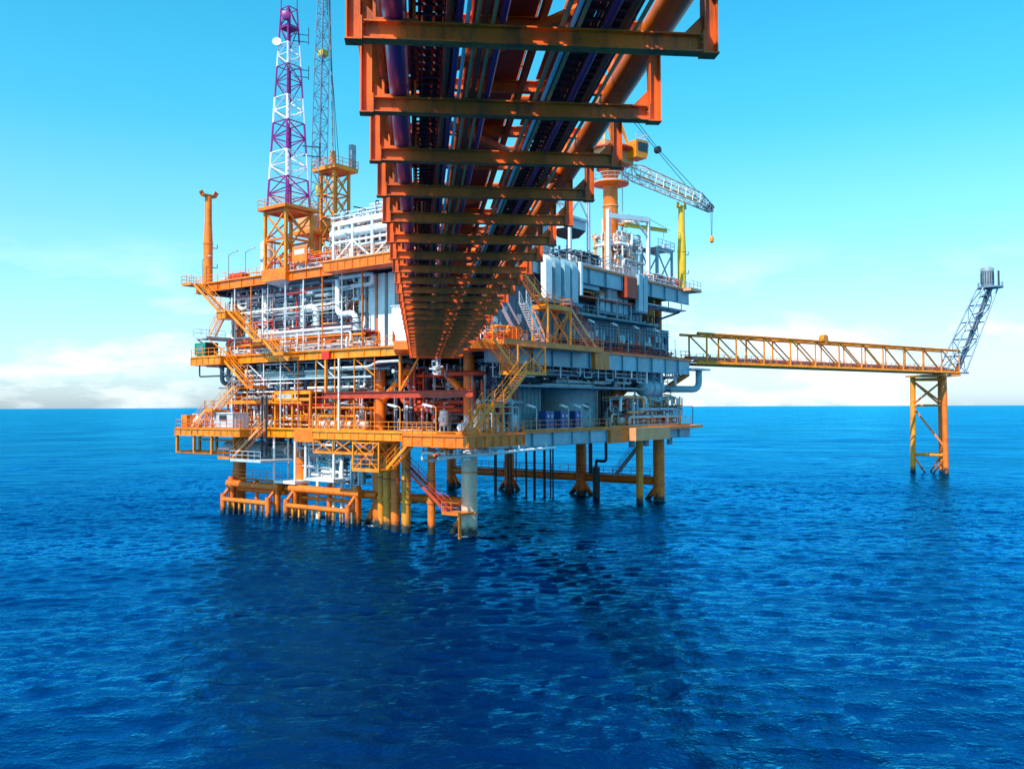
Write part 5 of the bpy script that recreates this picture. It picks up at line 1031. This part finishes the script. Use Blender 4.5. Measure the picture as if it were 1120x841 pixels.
    MB().box(0, 1.8, 0, 2.4, .3, 1.9).build('body', 'green', t, False); MB().box(-.05, 1.85, -.12, 0, .25, 1.95).build('end_frame', 'dark', t, False); MB().box(.1, 1.7, .3, 2.1, 0, .3).build('plinth', 'grey', t, False); MB().box(-.05, 0, .5, 1.8, .6, 1.6).build('panel', 'teal_grey', t, False)
    MB().path([(-4.8, 42, ZM-1.1), (-4.8, 42, ZM-2.6), (-4.8, 35, ZM-2.6)], .1, 8, .3).build('drain_line', 'dark', PLAT)
    vvessel((-.4, 41.2, z), .7, 2.4, 'grey vertical vessel at the far left end of the main deck', 'pale_grey', 'vessel', None, .6)
    # tidy right-of-bridge corner: red hoses and orange boxes beside the stair tower
    cabinet((1.6, -4.6, z), 1.2, .8, 1.8, 'orange equipment locker beside the stair tower at the bridge end', 'orange', None, False)
    t = thing('slanted_white_pipe', 'pale pipe sloping down beside the yellow stairs at the bridge end', 'pipe', (0, 0, 0)); MB().tube((-2.5, -4.4, z+6.6), (2.6, -4.4, z+1.0), .2, 10).build('pipe', 'white', t); MB().tube((-1.2, -4.2, z+7), (3.4, -4.2, z+2.2), .12, 10).build('pipe', 'white', t)
    piping('orange and white fittings around the stair tower base', (-1.8, 5, -4.8, -3.0, z, z+1.8), 22, (.05, .08, .12), ('orange', 'white', 'red', 'yellow'), 46, 'u')
    piping('cluster of white pipes hanging below the bridge landing', (-6.8, -5.6, -1.8, -.2, z-3.4, z-1.0), 9, (.06, .09), ('white', 'pale_grey'), 47)
main_deck_kit()

# ------------------------------------------------------------------ upper deck equipment
def upper_deck_kit():
    z = ZU
    ext = MB().box(-5.0, -3.07, 6.6, 17.6, z-1.15, z-.01).build('deck_extension', 'orange', PLAT, False); ribs(ext, -5.0, -3.07, 6.6, 17.6, z-.01, 1.14, 'orange')
    MB().rail([(-4.9, 17.6, z), (-4.9, 6.6, z)], 1.1, 1.4, .06).build('railing', 'beige', ext, False)
    t = thing('cooler_module', 'white framed process module with long headers on the upper deck', 'module', (-3.4, 8.0, z))
    for x in (0, 4.2):
        for y in (0, 3.2, 6.4, 9.6): MB().bar((x, y, 0), (x, y, 4.6), .26, .26).build('post', 'white', t, False)
    for x in (0, 4.2):
        MB().bar((x, -.1, 4.5), (x, 9.7, 4.5), .3, .4).build('top_beam', 'white', t, False); MB().bar((x, -.1, 2.4), (x, 9.7, 2.4), .2, .24).build('mid_beam', 'white', t, False)
        for i in range(3): MB().bar((x, i*3.2, .1 if i % 2 else 2.4), (x, (i+1)*3.2, 2.4 if i % 2 else .1), .16, .16).build('brace', 'white', t, False)
    for x, q in ((.6, 3.5), (1.8, 3.6), (3.2, 3.5)): MB().vessel((x, -.6, q), (x, 10.4, q), .55, 18, .4).build('header', 'white', t)
    for i in range(9): MB().path([(.6, i*1.1+.4, 3.1), (.6, i*1.1+.4, 1.4), (1.8, i*1.1+.4, 1.4), (1.8, i*1.1+.4, 3.1)], .13, 8, .3).build('tube_bend', 'white', t)
    MB().rail([(0, 0, 4.7), (0, 9.6, 4.7), (4.2, 9.6, 4.7)], 1.1, 1.3, .05).build('railing', 'white', t, False)
    piping('white pipes bending round the framed module on the upper deck', (-3.2, 3, 6.5, 19.5, z, z+5.4), 80, (.06, .09, .13, .2), ('white', 'white', 'pale_grey', 'beige'), 51)
    vvessel((1.5, 6.2, z), 1.0, 5.6, 'tall white column vessel close beside the bridge on the upper deck', 'white', 'vessel', None, .8)
    vvessel((-.6, 33.6, z), .8, 4.0, 'white vertical vessel left of the radio tower base', 'white', 'vessel', None, .6)
    t = thing('gooseneck_vent', 'dark gooseneck vent pipe rising above the white module', 'vent', (2.4, 12.0, z)); MB().path([(0, 0, 0), (0, 0, 8.6), (.0, -1.0, 8.6), (0, -1.0, 7.4)], .2, 12, .5).build('pipe', 'dark_blue', t); MB().lathe([(.22, 0), (.34, 0), (.34, .12), (.22, .12)], (0, 0, 5), n=12).build('flange', 'dark', t)
    module('pale house behind the white module on the upper deck', 'deckhouse', 5.5, 12, 10, 24, z, z+5.2, 'white', .8, .1, 'deckhouse', 'pale_grey')
    module('low grey house in the middle of the upper deck', 'deckhouse', 14, 26, 8, 30, z, z+3.2, 'pale_grey', .9, .1, 'deckhouse', 'grey')
    piping('white exhaust pipes over the deckhouse behind the radio tower', (2, 6, 17, 26, z+.5, z+7.4), 22, (.14, .2, .3), ('white', 'pale_grey', 'dark_blue'), 52)
    piping('yellow and white tubing round the tower frame foot', (-2.4, 4, 18.5, 33, z, z+2.6), 50, (.04, .07, .1), ('yellow', 'white', 'orange', 'pale_grey', 'red'), 57)
    piping('white vent pipes and conduits above the framed module', (-2.5, 5, 7, 18, z+4.7, z+7.0), 22, (.05, .08, .12), ('white', 'pale_grey', 'dark_blue'), 58)
    # sign board
    t = thing('name_board', 'orange board with a row of white letters next to the tower frame', 'sign', (-3.3, 22.4, z+.9))
    MB().box(-.06, .06, 0, 2.7, 0, 1.9).build('board', 'orange', t, False)
    for i in range(6): MB().box(-.1, -.061, .45+i*.31, .67+i*.31, .9, 1.5).build('letter', 'white', t, False)
    for y in (.2, 2.4): MB().bar((0, y, -.9), (0, y, 0), .12, .12).build('leg', 'orange', t, False)
    cabinet((-2.2, 36.6, z), 1.2, 3.0, 1.0, 'low red box on the upper deck near the zigzag stairs', 'red', None, False)
    piping('small coloured pipework at the far left end of the upper deck', (-2.2, 4, 33, 44, z, z+.9), 26, (.05, .08, .1), ('yellow', 'red', 'white', 'beige'), 53, valves=False)
    for i, v in enumerate((35.2, 38.8, 44.6)): t = thing('deck_lamp', f'thin bent lamp pole on the upper deck rail, {ORD[i]} from the radio tower', 'lamp', (-2.7, v, z), 'thin lamp poles on the upper deck'); MB().path([(0, 0, 0), (0, 0, 3.4), (0, -1.8, 3.8)], .05, 6, .3).build('pole', 'grey', t); MB().box(-.1, .1, -1.9, -1.3, 3.68, 3.78).build('lamp_head', 'pale_grey', t, False)
    # shaded side: columns, hanging hopper, dark radiator
    t = thing('hopper_frame', 'tall white two post frame carrying a grey hopper above the upper deck', 'frame', (15.0, -3.2, z))
    for x in (0, 4.2):
        for y in (0, 3.0): MB().bar((x, y, 0), (x, y, 8.6), .34, .34).build('post', 'white', t, False)
    for q in (6.0, 8.4): MB().bar((0, 0, q), (4.2, 0, q), .24, .3).build('beam', 'white', t, False); MB().bar((0, 3, q), (4.2, 3, q), .24, .3).build('beam', 'white', t, False)
    for y in (0, 3.0): MB().bar((0, y, 6.1), (2.1, y, 8.3), .16, .16).build('brace', 'white', t, False); MB().bar((4.2, y, 6.1), (2.1, y, 8.3), .16, .16).build('brace', 'white', t, False)
    h = MB().hexa([(1.0, .8, 3.9), (3.2, .8, 3.9), (3.2, 2.4, 3.9), (1.0, 2.4, 3.9), (.3, .2, 4.8), (3.9, .2, 4.8), (3.9, 2.9, 4.8), (.3, 2.9, 4.8)]).build('hopper_cone', 'dark', t, False)
    MB().box(.3, 3.9, .2, 2.9, 4.81, 6.0).build('hopper', 'pale_grey', t, False)
    MB().rail([(0, 0, 8.6), (4.2, 0, 8.6), (4.2, 3, 8.6)], 1.0, 1.3, .05).build('railing', 'pale_grey', t, False)
    module('dark louvred radiator box below the grey hopper', 'radiator', 17.0, 22.5, -2.6, 2.0, z, z+2.3, 'dark', .35, .08, 'radiator_box', 'dark_blue')
    module('pale blue ribbed cabin on the upper deck next to the bridge', 'cabin', 9.4, 13.6, -1.6, 3.4, z, z+4.6, 'pale_blue', .5, .1, 'cabin', 'pale_grey')
    piping('dark pipes around the radiator box on the upper deck', (9.5, 24, -4.2, -2.4, z, z+2.0), 16, (.06, .1, .14), ('dark', 'pale_grey', 'dark_blue'), 54, 'u')
    # white portal with yellow monorail, and arched cooler inside
    t = thing('monorail_portal', 'white portal frame holding a yellow monorail beam on the upper deck', 'portal frame', (33.5, -3.8, z))
    for (x, y) in ((-3.2, 5.0), (0, 0), (-8, 1.5)): MB().bar((x, y, 0), (x, y, 8.8), .45, .45).build('post', 'white', t, False)
    MB().bar((0, 0, 8.6), (-8, 1.5, 8.0), .5, .6).build('beam', 'white', t, False); MB().bar((0, 0, 8.6), (-3.2, 5, 8.6), .5, .6).build('beam', 'white', t, False)
    MB().bar((0, 0, 6.2), (-3, .6, 8.4), .25, .25).build('brace', 'white', t, False)
    MB().ibar((-5, .8, 7.2), (4.4, -.6, 7.7), .3, .5, .05).build('monorail', 'lime_post', t, False); MB().bar((0, -.1, 7.8), (0, -.1, 8.5), .16, .16).build('monorail_hanger', 'white', t, False)
    MB().tube((3.6, -.5, 7.4), (3.6, -.5, 5.6), .04, 5).build('chain', 'pale_grey', t); MB().box(3.4, 3.8, -.7, -.3, 5.2, 5.7).build('hoist', 'pale_grey', t, False)
    MB().tube((0, 0, 8.8), (5.0, -.8, 7.8), .04, 5).build('stay', 'grey', t)
    t = thing('arched_cooler', 'white machine with arched pipe bends under the portal frame', 'cooler', (28.6, -2.6, z))
    for q, w_ in ((.3, 3.2), (1.4, 3.0), (2.6, 2.8)):
        pts = [(2+w_*math.cos(math.pi*k/12)*.6, q, 2.4+w_*math.sin(math.pi*k/12)*.6) for k in range(13)]; MB().path(pts, .22, 10).build('arch_pipe', 'white', t)
        for sg in (-1, 1): MB().tube((2+sg*w_*.6, q, 0), (2+sg*w_*.6, q, 2.4), .22, 10).build('arch_leg', 'white', t)
    MB().box(.3, 3.8, .2, 3.0, .2, 2.2).build('body', 'white', t, False); MB().box(-.4, 4.6, -.3, 3.3, 4.6, 4.75).build('top_deck', 'pale_grey', t, False)
    MB().rail([(-.4, -.3, 4.75), (4.6, -.3, 4.75), (4.6, 3.3, 4.75)], 1.1, 1.2, .06).build('railing', 'white', t, False)
    for x in (-.3, 4.5): MB().bar((x, -.2, 0), (x, -.2, 4.6), .18, .18).build('post', 'white', t, False)
    MB().vessel((1.2, 1.2, 5.3), (3.4, 1.2, 5.3), .5, 16).build('drum', 'white', t)
    piping('white pipes packed around the arched cooler', (26.5, 35, -3.4, 1.5, z, z+6.2), 64, (.06, .1, .14, .2), ('white', 'white', 'pale_grey', 'beige'), 55, 'u')
    t = thing('braced_trestle', 'blue grey braced trestle at the shaded end of the upper deck', 'trestle', (36.5, -3.6, z))
    for (x, y) in ((0, 0), (4.4, 0), (4.4, 2.4), (0, 2.4)): MB().bar((x, y, 0), (x, y, 5.2), .3, .3).build('post', 'pale_blue', t, False)
    for y in (0, 2.4): MB().bar((0, y, .2), (4.4, y, 4.8), .16, .16).build('brace', 'pale_blue', t, False); MB().bar((4.4, y, .2), (0, y, 4.8), .16, .16).build('brace', 'pale_blue', t, False); MB().bar((-.2, y, 5.1), (4.6, y, 5.1), .24, .3).build('beam', 'pale_grey', t, False)
    MB().box(-.3, 4.7, -.3, 2.7, 5.26, 5.36).build('top_deck', 'pale_grey', t, False); MB().rail([(-.3, -.3, 5.36), (4.7, -.3, 5.36), (4.7, 2.7, 5.36)], 1.1, 1.2, .06).build('railing', 'pale_grey', t, False)
    piping('orange and white fittings along the shaded rail of the upper deck', (32, 42, -4.6, -3.4, z, z+1.3), 30, (.05, .08, .12), ('orange', 'white', 'beige', 'red', 'pale_grey'), 56, 'u')
    MB().box(41.6, 45.2, -6.2, -2.4, z-.35, z-.02).build('corner_platform', 'beige', PLAT, False); MB().rail([(41.6, -6.1, z), (45.1, -6.1, z), (45.1, -2.5, z)], 1.1, 1.1, .06).build('railing', 'pale_grey', PLAT, False)
    MB().box(24.8, 27.4, -5.4, -4.0, z-2.9, z-.3).build('access_box', 'brown_red', PLAT, False)
upper_deck_kit()

# ------------------------------------------------------------------ orange secondary steel between the decks
def secondary_steel():
    r_ = random.Random(77)
    for i in range(9):
        v = 11.5+i*3.3
        MB().bar((-2.75, v, ZL), (-2.75, v, ZM-1), .12, .12).build('hanger_post', r_.choice(('yellow', 'orange', 'white')), PLAT, False)
        if i % 2 == 0: MB().bar((-2.7, v, ZM-3.2), (-2.7, v+3.3, ZM-1.1), .09, .09).build('sway_brace', r_.choice(('white', 'yellow')), PLAT, False)
    for (a, b, zz, m) in ((12, 39, ZM-3.2, 'pale_grey'), (24, 40, ZL+3.2, 'yellow'), (13, 22, ZL+2.6, 'orange')): MB().bar((-2.75, a, zz), (-2.75, b, zz), .14, .18).build('pipe_beam', m, PLAT, False)
    p = MB().box(-2.8, 2.5, 29.5, 39.5, ZL+3.3, ZL+3.4).build('access_platform', 'orange', PLAT, False); MB().rail([(-2.8, 29.5, ZL+3.4), (-2.8, 39.5, ZL+3.4)], 1.1, 1.3, .055).build('railing', 'yellow', p, False)
    p = MB().box(-2.6, -.8, 13, 31, ZM+2.2, ZM+2.27).build('access_platform', 'pale_grey', PLAT, False)
    for i in range(8):
        v = 13.4+i*3.4; MB().bar((-2.85, v, ZM), (-2.85, v, ZU-1.1), .11, .11).build('hanger_post', r_.choice(('white', 'orange', 'pale_grey')), PLAT, False)
    # deck edge trim and toe plates: orange under-slung walkway on the shaded main deck edge
    for i in range(10):
        u = 2+i*4.1; MB().bar((u, -4.95, ZM-2.2), (u, -4.95, ZM-3.0-r_.random()*.8), .12, .12).build('pipe_hanger', 'pale_grey', PLAT, False)
    for i in range(12):
        u = 15+i*2.2; MB().bar((u, -4.85, ZM+.05), (u, -4.85, ZM+1.9+r_.random()), .07, .07).build('conduit', r_.choice(('grey', 'brown_red', 'pale_blue')), PLAT, False)
    # conduits, junction boxes and cable runs on the shaded module walls
    for i in range(26):
        u = 15+i; z0 = ZM+r_.uniform(.6, 2.2); MB().box(u, u+r_.uniform(.25, .7), -2.98, -2.79, z0, z0+r_.uniform(.3, .9)).build('wall_box', r_.choice(('pale_grey', 'grey', 'dark_blue', 'pale_blue')), PLAT, False)
    for zz in (ZM+3.2, ZM+3.6): MB().box(14.6, 41.4, -2.95, -2.79, zz, zz+.09).build('cable_run', 'grey', PLAT, False)
    for i in range(9):
        u = 3+i*1.2; z0 = ZM+r_.uniform(.5, 4); MB().box(u, u+r_.uniform(.3, .8), -2.6, -2.4, z0, z0+r_.uniform(.4, 1.2)).build('wall_box', r_.choice(('pale_grey', 'grey', 'white')), PLAT, False)
secondary_steel()
